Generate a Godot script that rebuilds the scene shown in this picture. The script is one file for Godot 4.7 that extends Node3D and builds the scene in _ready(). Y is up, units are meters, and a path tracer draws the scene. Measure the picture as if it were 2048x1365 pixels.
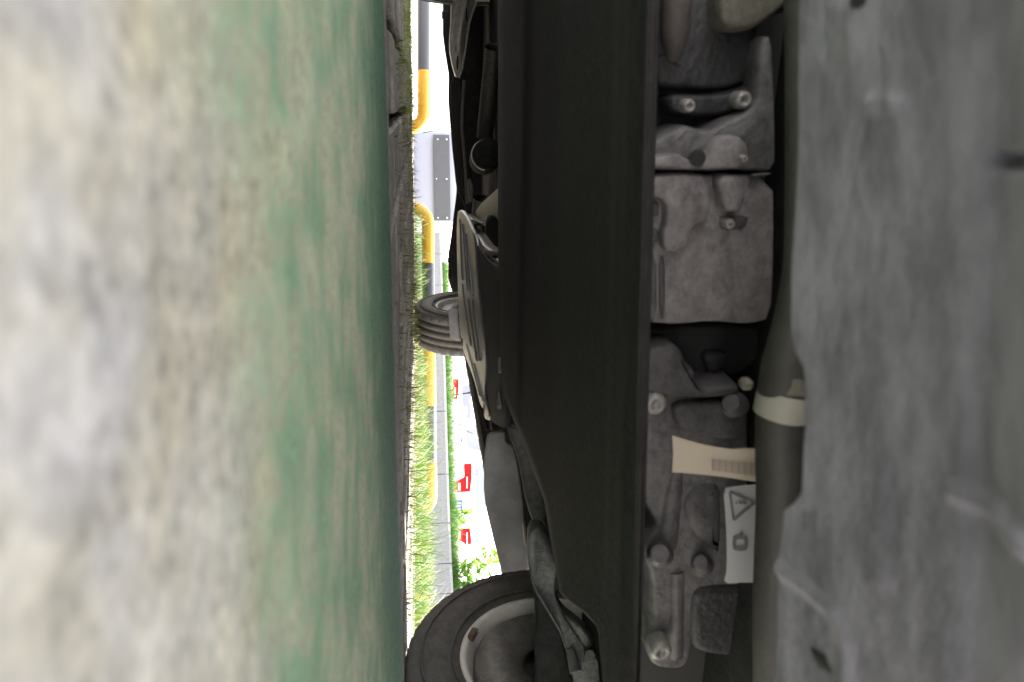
extends Node3D
# A phone lying on its side edge under the front of a parked car. Photo right is up; the car runs away and to the photo's top.
# World: y up, -z ahead of the lens, +x to the right of someone lying there (towards the bottom of the photo).

const FOCAL := 1480.0                    # in pixels of the 2048 wide photograph
const TILT := 0.1184                     # the lens looks up a little
const ROLL := 0.0147
const EYE := Vector3(0, 0.045, 0)
const YAW := 0.314                       # the car's long axis against the lens

var rng := RandomNumberGenerator.new()
var fwd: Vector3
var img_right: Vector3
var img_up: Vector3
var used := {}
var M := {}
var car: Node3D

# ---------------------------------------------------------------- measuring
func ray(px: float, py: float) -> Vector3:
	return fwd + img_right * ((px - 1024.0) / FOCAL) - img_up * ((py - 682.5) / FOCAL)

func at(px: float, py: float, d: float) -> Vector3:
	return EYE + ray(px, py) * d

func on_level(px: float, py: float, y: float) -> Vector3:      # meets the level y
	var r := ray(px, py)
	return EYE + r * ((y - EYE.y) / r.y)

func cw(x: float, y: float, z: float) -> Vector3:              # car: x to its side, z towards its tail
	return Vector3(x * cos(YAW) - z * sin(YAW), y, -(x * sin(YAW) + z * cos(YAW)))

func atz(px: float, py: float, z: float) -> Vector3:           # meets the plane across the car at z
	var r := ray(px, py)
	var n := Vector3(-sin(YAW), 0, -cos(YAW))
	return EYE + r * (z / r.dot(n))

# ---------------------------------------------------------------- naming
func numbered(called: String, parent: Node) -> String:
	var key := str(parent.get_instance_id()) + called
	var n: int = used.get(key, 0)
	used[key] = n + 1
	return called if n == 0 else "%s_%03d" % [called, n]

func tag(o: Node3D, label: String, category: String, group := "", kind := "") -> Node3D:
	if label != "": o.set_meta("label", label)
	if category != "": o.set_meta("category", category)
	if group != "": o.set_meta("group", group)
	if kind != "": o.set_meta("kind", kind)
	return o

func thing(called: String, label: String, category: String, where: Vector3, turn := 0.0, group := "") -> Node3D:
	var o := Node3D.new()
	o.name = numbered(called, self)
	add_child(o, true)
	o.position = where
	o.rotation.y = turn
	tag(o, label, category, group)
	return o

func put_mesh(called: String, mesh: Mesh, mat: Material, parent: Node, xf := Transform3D()) -> MeshInstance3D:
	var o := MeshInstance3D.new()
	o.name = numbered(called, parent)
	o.mesh = mesh
	o.material_override = mat
	o.transform = xf
	parent.add_child(o, true)
	return o

func world_of(n: Node) -> Transform3D:
	var t := Transform3D()
	while n is Node3D and n != self:
		t = (n as Node3D).transform * t
		n = n.get_parent()
	return t

func build(called: String, st: SurfaceTool, mat: Material, parent: Node = self, smooth := true) -> MeshInstance3D:
	# the tool holds points of the world; the mesh is stored in its parent's axes
	st.generate_normals()
	var raw := st.commit()
	var inv := world_of(parent).affine_inverse()
	if inv.is_equal_approx(Transform3D()):
		return put_mesh(called, raw, mat, parent)
	var s2 := SurfaceTool.new()
	s2.append_from(raw, 0, inv)
	return put_mesh(called, s2.commit(), mat, parent)

# ---------------------------------------------------------------- shapes
func new_st(smooth := true) -> SurfaceTool:
	var st := SurfaceTool.new()
	st.begin(Mesh.PRIMITIVE_TRIANGLES)
	st.set_smooth_group(0 if smooth else -1)
	return st

func tri(st: SurfaceTool, a: Vector3, b: Vector3, c: Vector3) -> void:
	st.add_vertex(a); st.add_vertex(b); st.add_vertex(c)

func quad(st: SurfaceTool, a: Vector3, b: Vector3, c: Vector3, d: Vector3) -> void:
	tri(st, a, b, c); tri(st, a, c, d)

func box(st: SurfaceTool, c: Vector3, size: Vector3, b := Basis(), bevel := 0.0) -> void:
	st.set_smooth_group(-1)
	var h := size * 0.5
	var e := minf(bevel, minf(h.x, minf(h.y, h.z)) * 0.6)
	var v := func(x: float, y: float, z: float) -> Vector3: return c + b * Vector3(x, y, z)
	for ax in 3:
		var i := ax
		var j := (ax + 1) % 3
		var k := (ax + 2) % 3
		for s in [-1.0, 1.0]:
			var p := []
			for q in [[-1, -1], [1, -1], [1, 1], [-1, 1]]:
				var w := Vector3()
				w[i] = s * h[i]; w[j] = q[0] * (h[j] - e); w[k] = q[1] * (h[k] - e)
				p.append(v.call(w.x, w.y, w.z))
			if s > 0: quad(st, p[0], p[3], p[2], p[1])
			else: quad(st, p[0], p[1], p[2], p[3])
		if e > 0.0:
			for s in [-1.0, 1.0]:
				for t in [-1.0, 1.0]:
					var p := []
					for q in [[0, -1], [0, 1], [1, 1], [1, -1]]:
						var w := Vector3()
						w[i] = s * (h[i] - (e if q[0] else 0.0)); w[j] = t * (h[j] - (0.0 if q[0] else e)); w[k] = q[1] * (h[k] - e)
						p.append(v.call(w.x, w.y, w.z))
					if s * t > 0: quad(st, p[0], p[1], p[2], p[3])
					else: quad(st, p[0], p[3], p[2], p[1])
	if e > 0.0:
		for sx in [-1.0, 1.0]:
			for sy in [-1.0, 1.0]:
				for sz in [-1.0, 1.0]:
					var a: Vector3 = v.call(sx * h.x, sy * (h.y - e), sz * (h.z - e))
					var bb: Vector3 = v.call(sx * (h.x - e), sy * h.y, sz * (h.z - e))
					var cc: Vector3 = v.call(sx * (h.x - e), sy * (h.y - e), sz * h.z)
					if sx * sy * sz > 0: tri(st, a, cc, bb)
					else: tri(st, a, bb, cc)

func frame_of(axis: Vector3) -> Basis:
	var z := axis.normalized()
	var x := (Vector3.UP if absf(z.y) < 0.9 else Vector3.RIGHT).cross(z).normalized()
	return Basis(x, z.cross(x), z)

func tube(st: SurfaceTool, pts: Array, r, seg := 12, caps := true, squash := 1.0) -> void:
	st.set_smooth_group(0)
	var rings := []
	var side := Vector3.ZERO
	for i in pts.size():
		var d: Vector3 = (pts[mini(i + 1, pts.size() - 1)] - pts[maxi(i - 1, 0)])
		var b := frame_of(d)
		if i > 0:                                             # carry the frame along, so that bends do not twist
			var dz := d.normalized()
			var dx := (side - dz * side.dot(dz)).normalized()
			b = Basis(dx, dz.cross(dx), dz)
		side = b.x
		var rad: float = r[i] if r is Array else r
		var ring := []
		for k in seg:
			var a := TAU * k / seg
			ring.append(pts[i] + b.x * cos(a) * rad + b.y * sin(a) * rad * squash)
		rings.append(ring)
	for i in rings.size() - 1:
		for k in seg:
			var n := (k + 1) % seg
			quad(st, rings[i][k], rings[i + 1][k], rings[i + 1][n], rings[i][n])
	if caps:
		st.set_smooth_group(-1)
		for k in seg:
			var n := (k + 1) % seg
			tri(st, pts[0], rings[0][k], rings[0][n])
			tri(st, pts[-1], rings[-1][n], rings[-1][k])

func curve_points(pts: Array, n := 8) -> Array:                # Catmull-Rom through the points
	var out := []
	for i in pts.size() - 1:
		var p0 = pts[maxi(i - 1, 0)]
		var p1 = pts[i]
		var p2 = pts[i + 1]
		var p3 = pts[mini(i + 2, pts.size() - 1)]
		for k in n:
			var t := float(k) / n
			out.append(0.5 * ((2.0 * p1) + (p2 - p0) * t + (2.0 * p0 - 5.0 * p1 + 4.0 * p2 - p3) * t * t + (3.0 * p1 - p0 - 3.0 * p2 + p3) * t * t * t))
	out.append(pts[-1])
	return out

func lathe(st: SurfaceTool, c: Vector3, axis: Vector3, prof: Array, seg := 48, dent = null) -> void:
	# prof: [along, radius] pairs; dent(i, k) may shorten a radius
	var b := frame_of(axis)
	st.set_smooth_group(0)
	var rings := []
	for i in prof.size():
		var ring := []
		for k in seg:
			var a := TAU * k / seg
			var r: float = prof[i][1]
			if dent != null: r += dent.call(i, k)
			ring.append(c + b.z * prof[i][0] + (b.x * cos(a) + b.y * sin(a)) * r)
		rings.append(ring)
	for i in rings.size() - 1:
		for k in seg:
			var n := (k + 1) % seg
			quad(st, rings[i][k], rings[i + 1][k], rings[i + 1][n], rings[i][n])

func smooth_poly(p: PackedVector2Array, times := 1) -> PackedVector2Array:
	for t in times:
		var q := PackedVector2Array()
		for i in p.size():
			var a := p[i]
			var b := p[(i + 1) % p.size()]
			q.append(a.lerp(b, 0.22))
			q.append(a.lerp(b, 0.78))
		p = q
	return p

func inset(p: PackedVector2Array, by: float) -> PackedVector2Array:
	var q := PackedVector2Array()
	var area := 0.0
	for i in p.size():
		area += p[i].cross(p[(i + 1) % p.size()])
	var s := signf(area)
	for i in p.size():
		var e0 := (p[i] - p[(i - 1 + p.size()) % p.size()]).normalized()
		var e1 := (p[(i + 1) % p.size()] - p[i]).normalized()
		var n := (Vector2(-e0.y, e0.x) + Vector2(-e1.y, e1.x)) * s
		var l := n.length()
		q.append(p[i] + (n / l * by / maxf(l * 0.5, 0.4) if l > 0.01 else Vector2()))
	return q

func plate(st: SurfaceTool, outline: Array, place: Callable, back: Vector3, thick: float, round_px := 4.0, smooths := 1) -> void:
	# a slab: the outline, measured on the photograph, put where place says, with a rounded front edge and its thickness along back
	var p := PackedVector2Array()
	for i in range(0, outline.size(), 2):
		p.append(Vector2(outline[i], outline[i + 1]))
	p = smooth_poly(p, smooths)
	var steps := 4
	var rings := []
	var depth := minf(thick * 0.6, 0.012)
	for k in steps + 1:
		var a := PI * 0.5 * k / steps
		var q := inset(p, round_px * (1.0 - sin(a)))
		var ring := []
		for v in q: ring.append(place.call(v.x, v.y) + back * depth * (1.0 - cos(a)))
		rings.append(ring)
	var last := []
	for v in p: last.append(place.call(v.x, v.y) + back * thick)
	rings.append(last)
	var flat := inset(p, round_px)
	var idx := Geometry2D.triangulate_polygon(flat)
	if idx.is_empty():
		idx = Geometry2D.triangulate_polygon(p)
	st.set_smooth_group(0)
	for i in range(0, idx.size(), 3):
		tri(st, rings[0][idx[i]], rings[0][idx[i + 1]], rings[0][idx[i + 2]])
	for r in rings.size() - 1:
		for i in p.size():
			var n := (i + 1) % p.size()
			quad(st, rings[r][i], rings[r + 1][i], rings[r + 1][n], rings[r][n])
	st.set_smooth_group(-1)
	for i in range(0, idx.size(), 3):
		tri(st, rings[-1][idx[i + 2]], rings[-1][idx[i + 1]], rings[-1][idx[i]])

func sheet(st: SurfaceTool, nu: int, nv: int, f: Callable, thick: Vector3) -> void:
	# f(u, v) in 0..1 gives a point; the sheet has a back side and edges
	st.set_smooth_group(0)
	var g := []
	for i in nu + 1:
		var row := []
		for j in nv + 1: row.append(f.call(float(i) / nu, float(j) / nv))
		g.append(row)
	for i in nu:
		for j in nv:
			quad(st, g[i][j], g[i][j + 1], g[i + 1][j + 1], g[i + 1][j])
	st.set_smooth_group(1)
	for i in nu:
		for j in nv:
			quad(st, g[i][j] + thick, g[i + 1][j] + thick, g[i + 1][j + 1] + thick, g[i][j + 1] + thick)
	st.set_smooth_group(-1)
	for i in nu:
		quad(st, g[i][0], g[i + 1][0], g[i + 1][0] + thick, g[i][0] + thick)
		quad(st, g[i][nv], g[i][nv] + thick, g[i + 1][nv] + thick, g[i + 1][nv])
	for j in nv:
		quad(st, g[0][j], g[0][j] + thick, g[0][j + 1] + thick, g[0][j + 1])
		quad(st, g[nu][j], g[nu][j + 1], g[nu][j + 1] + thick, g[nu][j] + thick)

func bump(x: float, c: float, w: float) -> float:
	return exp(-((x - c) / w) * ((x - c) / w))

func seg_dist(p: Vector2, a: Vector2, b: Vector2) -> float:
	return p.distance_to(Geometry2D.get_closest_point_to_segment(p, a, b))

# ---------------------------------------------------------------- materials
func noise(freq: float, octaves := 4, s := 1, gain := 0.55) -> FastNoiseLite:
	var n := FastNoiseLite.new()
	n.noise_type = FastNoiseLite.TYPE_SIMPLEX_SMOOTH
	n.frequency = freq
	n.seed = s
	n.fractal_octaves = octaves
	n.fractal_gain = gain
	return n

func noise_tex(n: FastNoiseLite, ramp: Array, size := 512, normal := false, strength := 4.0) -> NoiseTexture2D:
	var t := NoiseTexture2D.new()
	t.width = size; t.height = size
	t.seamless = true
	t.noise = n
	if normal:
		t.as_normal_map = true
		t.bump_strength = strength
	else:
		var g := Gradient.new()
		g.offsets = PackedFloat32Array(ramp.map(func(r): return r[0]))
		g.colors = PackedColorArray(ramp.map(func(r): return (r[1] as Color).linear_to_srgb()))
		t.color_ramp = g
	return t

func mat(c: Color, rough := 0.7, metal := 0.0) -> StandardMaterial3D:
	var m := StandardMaterial3D.new()
	m.albedo_color = c.linear_to_srgb()
	m.roughness = rough
	m.metallic = metal
	m.metallic_specular = 0.5
	return m

func grained(a: Color, b: Color, rough: float, scale: float, freq := 0.012, nstrength := 3.0, seed_ := 1, metal := 0.0, mid = null) -> StandardMaterial3D:
	var m := mat(Color(1, 1, 1), rough, metal)
	var c: Color = mid if mid != null else a.lerp(b, 0.5)
	m.albedo_texture = noise_tex(noise(freq, 6, seed_, 0.68), [[0.25, a], [0.5, c], [0.75, b]])
	m.uv1_triplanar = true
	m.uv1_world_triplanar = true
	m.uv1_scale = Vector3.ONE * scale
	if nstrength > 0.0:
		m.normal_enabled = true
		m.normal_texture = noise_tex(noise(freq * 3.0, 4, seed_ + 7), [], 512, true, nstrength)
		m.normal_scale = 1.0
	return m

func make_materials() -> void:
	M.undertray = grained(Color(0.138, 0.132, 0.155), Color(0.262, 0.251, 0.288), 0.62, 3.0, 0.012, 2.0, 3)
	M.undertray.uv1_scale = Vector3(1.9, 3.0, 4.2)
	M.black_plastic = grained(Color(0.010, 0.010, 0.011), Color(0.021, 0.021, 0.022), 0.75, 4.0, 0.01, 1.5, 5)
	M.subframe = grained(Color(0.0175, 0.0162, 0.0168), Color(0.027, 0.025, 0.0258), 0.7, 3.0, 0.02, 2.0, 8, 0.0)
	M.subframe.metallic_specular = 0.25
	M.black_plastic.metallic_specular = 0.3
	M.subframe.uv1_scale = Vector3(3.0, 6.0, 6.0)
	M.aluminium = grained(Color(0.11, 0.1, 0.103), Color(0.225, 0.208, 0.212), 0.62, 5.0, 0.016, 3.0, 11)
	M.dark_cast = grained(Color(0.035, 0.033, 0.0345), Color(0.08, 0.0755, 0.079), 0.6, 4.0, 0.02, 1.5, 14)
	M.mid_cast = grained(Color(0.056, 0.053, 0.0555), Color(0.125, 0.1185, 0.123), 0.55, 4.0, 0.02, 2.0, 17)
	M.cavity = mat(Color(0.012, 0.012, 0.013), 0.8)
	M.bolt = grained(Color(0.2, 0.19, 0.18), Color(0.36, 0.345, 0.325), 0.4, 20.0, 0.02, 2.0, 21, 0.2)
	M.hose = grained(Color(0.026, 0.0245, 0.0215), Color(0.042, 0.0395, 0.0345), 0.6, 6.0, 0.012, 1.5, 23)
	M.clamp = mat(Color(0.27, 0.26, 0.225), 0.5)
	M.clamp_ear = grained(Color(0.07, 0.066, 0.053), Color(0.13, 0.122, 0.098), 0.6, 8.0, 0.02, 3.0, 25)
	M.cream_paper = mat(Color(0.46, 0.395, 0.315), 0.7)
	M.grey_print = mat(Color(0.26, 0.22, 0.18), 0.7)
	M.white_paper = mat(Color(0.33, 0.33, 0.34), 0.6)
	M.black_print = mat(Color(0.1, 0.1, 0.105), 0.7)
	M.cover_light = grained(Color(0.028, 0.029, 0.028), Color(0.092, 0.093, 0.087), 0.28, 4.0, 0.012, 4.0, 27)
	M.cover_light.metallic_specular = 0.7
	M.cover_light.uv1_scale = Vector3(12.0, 4.0, 3.0)
	M.liner = grained(Color(0.2, 0.2, 0.208), Color(0.28, 0.28, 0.29), 0.5, 3.0, 0.008, 1.0, 31)
	M.muffler = grained(Color(0.4, 0.385, 0.36), Color(0.6, 0.58, 0.55), 0.4, 5.0, 0.012, 2.0, 33, 0.3)
	M.pipe = grained(Color(0.06, 0.055, 0.05), Color(0.12, 0.11, 0.1), 0.5, 8.0, 0.014, 2.0, 35, 0.2)
	M.fibre = grained(Color(0.34, 0.31, 0.24), Color(0.5, 0.46, 0.38), 0.8, 14.0, 0.02, 4.0, 37)
	M.rubber = grained(Color(0.057, 0.052, 0.048), Color(0.098, 0.091, 0.085), 0.7, 5.0, 0.012, 1.5, 41)
	M.rim = grained(Color(0.62, 0.59, 0.54), Color(0.74, 0.71, 0.66), 0.5, 6.0, 0.012, 1.0, 43, 0.1)
	M.brake = grained(Color(0.12, 0.115, 0.11), Color(0.22, 0.21, 0.2), 0.45, 5.0, 0.01, 2.0, 45, 0.3)
	M.control_arm = grained(Color(0.05, 0.05, 0.052), Color(0.115, 0.114, 0.117), 0.65, 6.0, 0.02, 4.0, 49)
	M.engine_dark = grained(Color(0.012, 0.012, 0.0135), Color(0.028, 0.027, 0.03), 0.6, 5.0, 0.014, 3.0, 50)
	M.stained_steel = grained(Color(0.06, 0.052, 0.049), Color(0.11, 0.095, 0.09), 0.6, 6.0, 0.02, 2.0, 48)
	M.rust = grained(Color(0.08, 0.05, 0.035), Color(0.16, 0.1, 0.07), 0.7, 20.0, 0.02, 3.0, 47)
	M.white_paint = mat(Color(0.8, 0.8, 0.8), 0.3)
	M.white_paint.clearcoat_enabled = true
	M.glass_dark = mat(Color(0.045, 0.048, 0.06), 0.12)
	M.glass_dark.metallic_specular = 0.2
	M.trim = mat(Color(0.02, 0.02, 0.02), 0.5)
	M.red_lens = mat(Color(0.22, 0.003, 0.003), 0.45)
	M.red_lens.metallic_specular = 0.2
	M.clear_lens = mat(Color(0.75, 0.75, 0.75), 0.15)
	M.plate_blue = mat(Color(0.01, 0.04, 0.2), 0.4)
	M.yellow = grained(Color(0.4, 0.2, 0.003), Color(0.47, 0.24, 0.006), 0.45, 6.0, 0.01, 1.0, 51)
	M.pipe_black = grained(Color(0.016, 0.017, 0.02), Color(0.04, 0.041, 0.047), 0.4, 10.0, 0.03, 3.0, 53)
	M.cabinet = mat(Color(0.2, 0.2, 0.235), 0.45)
	M.rivet_plate = grained(Color(0.025, 0.025, 0.027), Color(0.06, 0.06, 0.064), 0.5, 10.0, 0.04, 5.0, 55)
	M.steel = mat(Color(0.5, 0.5, 0.5), 0.3, 0.7)
	M.concrete = grained(Color(0.3, 0.295, 0.28), Color(0.42, 0.41, 0.39), 0.85, 0.8, 0.01, 2.0, 57)
	M.kerb = grained(Color(0.11, 0.11, 0.112), Color(0.17, 0.17, 0.173), 0.8, 3.0, 0.03, 2.0, 59)
	M.soil = grained(Color(0.05, 0.045, 0.03), Color(0.1, 0.085, 0.06), 0.95, 3.0, 0.02, 6.0, 61)
	M.pale_wall = grained(Color(0.62, 0.63, 0.6), Color(0.74, 0.74, 0.72), 0.6, 0.5, 0.01, 1.0, 63)
	M.white_pipe = mat(Color(0.78, 0.78, 0.78), 0.4)
	M.green_cable = mat(Color(0.01, 0.1, 0.065), 0.5)
	var blade := mat(Color(1, 1, 1), 0.6)
	blade.vertex_color_use_as_albedo = true
	blade.backlight_enabled = true
	blade.backlight = Color(0.55, 0.75, 0.3)
	M.blade = blade
	M.paver = []
	for i in 4:
		var t: float = [0.85, 1.0, 1.12, 0.95][i]
		M.paver.append(grained(Color(0.15, 0.125, 0.105) * t, Color(0.29, 0.255, 0.225) * t, 0.85, 3.0, 0.02, 5.0, 70 + i))
	M.joint = grained(Color(0.03, 0.028, 0.02), Color(0.07, 0.065, 0.04), 0.95, 5.0, 0.02, 5.0, 81)

# ---------------------------------------------------------------- the car's wheels
func make_wheel(parent: Node3D, hub: Vector3, axis: Vector3, r_tyre: float, r_rim: float, width: float, sipe := 0.003) -> Node3D:
	# axis points to the outside of the car
	var w := Node3D.new()
	w.name = numbered("wheel", parent)
	parent.add_child(w, true)
	w.transform = world_of(parent).affine_inverse() * Transform3D(frame_of(axis), hub)
	var h := width * 0.5
	var prof := []
	prof.append([-h * 0.72, r_rim * 1.0])
	prof.append([-h * 0.86, r_rim * 1.05])
	for k in 6:
		var t := k / 5.0
		prof.append([-h * (0.88 + 0.14 * sin(PI * t)), lerpf(r_rim * 1.08, r_tyre - 0.022, t)])
	prof.append([-h * 0.9, r_tyre - 0.010])
	prof.append([-h * 0.8, r_tyre - 0.003])
	var tread_from := prof.size()
	for g in [-0.5, -0.17, 0.17, 0.5]:
		prof.append([h * (g - 0.066), r_tyre - 0.0005])
		prof.append([h * (g - 0.055), r_tyre - 0.014])
		prof.append([h * (g + 0.055), r_tyre - 0.014])
		prof.append([h * (g + 0.066), r_tyre - 0.0005])
	var n := prof.size()
	for k in range(tread_from - 1, -1, -1):
		prof.append([-prof[k][0], prof[k][1]])
	var dent := func(i: int, k: int) -> float:
		var sh := i == tread_from - 1 or i == tread_from - 2 or i == n or i == n + 1
		return -sipe if sh and (k % 4 == 0 if sipe < 0.004 else k % 6 < 1) else 0.0
	var st := new_st()
	lathe(st, hub, axis, prof, 200, dent)
	build("tyre", st, M.rubber, w)
	# sidewall ribs
	st = new_st()
	for rr in [r_rim * 1.16, lerpf(r_rim, r_tyre, 0.72)]:
		var ring := []
		for k in 65:
			var a := TAU * k / 64
			var b := frame_of(axis)
			ring.append(hub - axis * h * 0.985 + (b.x * cos(a) + b.y * sin(a)) * rr)
		tube(st, ring, 0.0028, 6, false)
	build("sidewall_rib", st, M.rubber, w)
	# rim barrel seen from the inside
	st = new_st()
	lathe(st, hub, axis, [[-h * 0.80, r_rim * 1.075], [-h * 0.88, r_rim * 1.07], [-h * 0.9, r_rim * 1.03], [-h * 0.84, r_rim * 0.99], [-h * 0.62, r_rim * 0.975], [-h * 0.5, r_rim * 0.93], [-h * 0.2, r_rim * 0.9], [h * 0.5, r_rim * 0.9], [h * 0.62, r_rim * 0.6], [h * 0.55, r_rim * 0.3], [h * 0.5, 0.02]], 96)
	var rim := build("rim", st, M.rim, w)
	st = new_st()
	lathe(st, hub, axis, [[-h * 0.62, r_rim * 0.30], [-h * 0.74, r_rim * 0.36], [-h * 0.72, r_rim * 0.86], [-h * 0.66, r_rim * 0.9], [-h * 0.40, r_rim * 0.9], [-h * 0.2, r_rim * 0.5], [-h * 0.2, 0.01]], 64)
	build("brake_disc", st, M.brake, w)
	return w

# ---------------------------------------------------------------- the near car
func make_car_above() -> void:
	car = thing("parked_car", "dark underside of the car right above the lens, with its bumper, engine underside and wheels", "car", cw(0.33, 0, 2.0), YAW)
	var back := cw(0, 0, 1)                 # towards the tail
	var up := Vector3.UP
	var st: SurfaceTool

	# the front undertray, a dusty moulded plastic sheet
	var edge := [[-200, 1612], [0, 1608], [330, 1602], [520, 1592], [660, 1590], [700, 1595], [735, 1613], [765, 1617], [850, 1617], [985, 1609], [1005, 1597], [1022, 1575], [1110, 1566], [1200, 1563], [1365, 1555], [1560, 1546]]
	var edge_at := func(py: float) -> float:
		for i in edge.size() - 1:
			if py <= edge[i + 1][0]:
				return lerpf(edge[i][1], edge[i + 1][1], (py - edge[i][0]) / float(edge[i + 1][0] - edge[i][0]))
		return edge[-1][1]
	var ntray := noise(0.004, 4, 91)
	var relief := func(px: float, py: float) -> float:   # metres downwards
		var p := Vector2(px, py)
		var h := 0.0
		h += 0.0015 * bump(px - edge_at.call(py), 6.0, 26.0)                       # turned edge
		var dr := minf(seg_dist(p, Vector2(1560, 1130), Vector2(1668, 1222)), minf(seg_dist(p, Vector2(1668, 1222), Vector2(1696, 1290)), seg_dist(p, Vector2(1696, 1290), Vector2(1690, 1500))))
		h += 0.0026 * bump(dr, 0, 12)
		h += 0.003 * bump(seg_dist(p, Vector2(1922, 985), Vector2(2190, 1100)), 0, 20)
		h -= 0.008 * bump(seg_dist(p, Vector2(1990, 322), Vector2(2320, 330)), 0, 14)
		h += 0.0012 * bump(seg_dist(p, Vector2(1775, 780), Vector2(1755, 1160)), 0, 22)
		h += 0.001 * bump(px - 1920 + (py - 600) * 0.03, 0, 50)
		h += 0.017 * smoothstep(1940.0, 2210.0, px + (py - 600) * 0.03) - 0.002 * smoothstep(1940.0, 1980.0, px + (py - 600) * 0.03)
		h -= 0.0015 * bump(seg_dist(p, Vector2(1860, 60), Vector2(1850, 300)), 0, 50)
		h += 0.002 * bump(seg_dist(p, Vector2(1700, 100), Vector2(1690, 20)), 0, 30)
		h += 0.003 * bump(p.distance_to(Vector2(1745, 205)), 0, 20) + 0.003 * bump(p.distance_to(Vector2(1790, 208)), 0, 18)
		h += 0.0006 * ntray.get_noise_2d(px, py * 0.6) + 0.0002 * ntray.get_noise_2d(px * 4.0 + 900, py * 3.0)
		return h
	st = new_st()
	var tray_y := 0.20
	sheet(st, 190, 260, func(u: float, v: float) -> Vector3:
		var py := lerpf(-320, 1640, v)
		var px: float = edge_at.call(py) + pow(u, 1.0) * (2700.0 - 1540.0)
		var q := on_level(px, py, tray_y)
		q.y -= relief.call(px, py)
		return q, Vector3(0, 0.006, 0))
	var shield := build("splash_shield", st, M.undertray, car)
	for q in [[1622, 1294, 1650, 1310, 1666, 1350, 1638, 1336], [1706, -30, 1736, -30, 1734, 8, 1722, 18, 1708, 14]]:   # punched slots
		st = new_st()
		var slot_at := func(a: float, b: float) -> Vector3:
			var w := on_level(a, b, tray_y)
			w.y -= relief.call(a, b) + 0.0006
			return w
		plate(st, q, slot_at, Vector3.UP, 0.004, 1.0, 0)
		build("slot", st, M.cavity, shield)
	# it goes on to the bumper lip, ahead of and beside what the lens sees
	st = new_st()
	for q in [[-0.62, 1.28, -0.16, 0.06]]:
		var y := tray_y + 0.016
		box(st, cw((q[0] + q[1]) * 0.5, y + 0.02, (q[2] + q[3]) * 0.5 - 0.0), Vector3(q[1] - q[0], 0.03, 0.2), Basis(Vector3.UP, YAW), 0.006)
	build("bumper_lip", st, M.black_plastic, car, false)

	# closed body above everything, so that the light comes in only from around the skirts
	st = new_st(false)
	var tb := Basis(Vector3.UP, YAW)
	box(st, cw(0.33, 0.62, 2.15), Vector3(1.74, 0.42, 4.6), tb, 0.05)         # body
	box(st, cw(0.33, 1.12, 2.3), Vector3(1.4, 0.56, 2.5), tb, 0.2)            # cabin
	build("body", st, M.white_paint, car, false)
	st = new_st(false)
	for s in [-0.55, 1.21]:
		for q in [[2.6, 1.9], [0.4 if s > 0 else 0.75, 0.9 if s > 0 else 0.2], [4.35, 0.5]]:
			st = new_st(false)
			box(st, cw(s, 0.355, q[0]), Vector3(0.05, 0.22, q[1]), tb, 0.01)
			build("side_skirt", st, M.black_plastic, car, false)
	st = new_st(false)
	box(st, cw(0.33, 0.425, 2.85), Vector3(1.7, 0.05, 3.5), tb, 0.01)
	box(st, cw(0.33, 0.392, 0.55), Vector3(1.7, 0.03, 1.3), tb, 0.0)
	box(st, cw(0.33, 0.33, -0.10), Vector3(1.66, 0.2, 0.12), tb, 0.04)
	build("floor_pan", st, M.black_plastic, car, false)

	# front subframe: a wide flat pressing across the car
	var far_edge := [[-300, 996], [500, 996], [700, 998], [790, 1004], [880, 1044], [1000, 1088], [1130, 1110], [1190, 1120], [1226, 1168], [1256, 1196], [1365, 1206], [1660, 1220]]
	var far_at := func(py: float) -> float:
		for i in far_edge.size() - 1:
			if py <= far_edge[i + 1][0]:
				return lerpf(far_edge[i][1], far_edge[i + 1][1], (py - far_edge[i][0]) / float(far_edge[i + 1][0] - far_edge[i][0]))
		return far_edge[-1][1]
	st = new_st()
	var nsub := noise(0.01, 3, 95)
	sheet(st, 60, 140, func(u: float, v: float) -> Vector3:
		var py := lerpf(-300, 1660, v)
		var near := 1303.0 - 37.0 * py / 1365.0
		var px := lerpf(near, far_at.call(py), u)
		var y := 0.2
		if u < 0.02: y += 0.003 * pow(1.0 - u / 0.02, 2.0)
		var q := px + 0.02 * py
		y += 0.003 * smoothstep(1240.0, 1228.0, q) - 0.002 * bump(q, 1262.0, 10.0) + 0.002 * bump(q, 1120.0, 22.0) - 0.004 * smoothstep(1062.0, 1048.0, q)
		y += 0.0005 * nsub.get_noise_2d(px * 0.3, py)
		if u > 0.97: y += 0.02 * pow((u - 0.97) / 0.03, 2.0)
		return on_level(px, py, y), Vector3(0, 0.006, 0))
	build("front_subframe", st, M.subframe, car)

	# ---- engine underside, between the undertray and the subframe
	var zg := 0.60
	var eng := Node3D.new()
	eng.name = "gearbox"
	car.add_child(eng)
	var deep := func(dz: float) -> Callable:
		return func(px: float, py: float) -> Vector3: return atz(px, py, zg + dz)
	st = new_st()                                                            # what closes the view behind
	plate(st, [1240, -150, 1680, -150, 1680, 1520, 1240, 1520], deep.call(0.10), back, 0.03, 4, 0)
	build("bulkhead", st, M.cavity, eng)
	st = new_st()
	plate(st, [1290, -60, 1332, -60, 1330, 60, 1340, 90, 1338, 110, 1312, 120, 1290, 110], deep.call(0.05), back, 0.03, 8)
	plate(st, [1306, -60, 1600, -60, 1600, 20, 1530, 30, 1516, 60, 1516, 130, 1500, 168, 1450, 182, 1330, 178, 1306, 160], deep.call(0.055), back, 0.03, 14, 2)
	plate(st, [1330, 186, 1420, 190, 1480, 176, 1512, 160, 1516, 200, 1500, 226, 1380, 236, 1340, 226], deep.call(0.05), back, 0.03, 10, 2)
	build("engine_block", st, M.engine_dark, eng)
	st = new_st()
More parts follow.
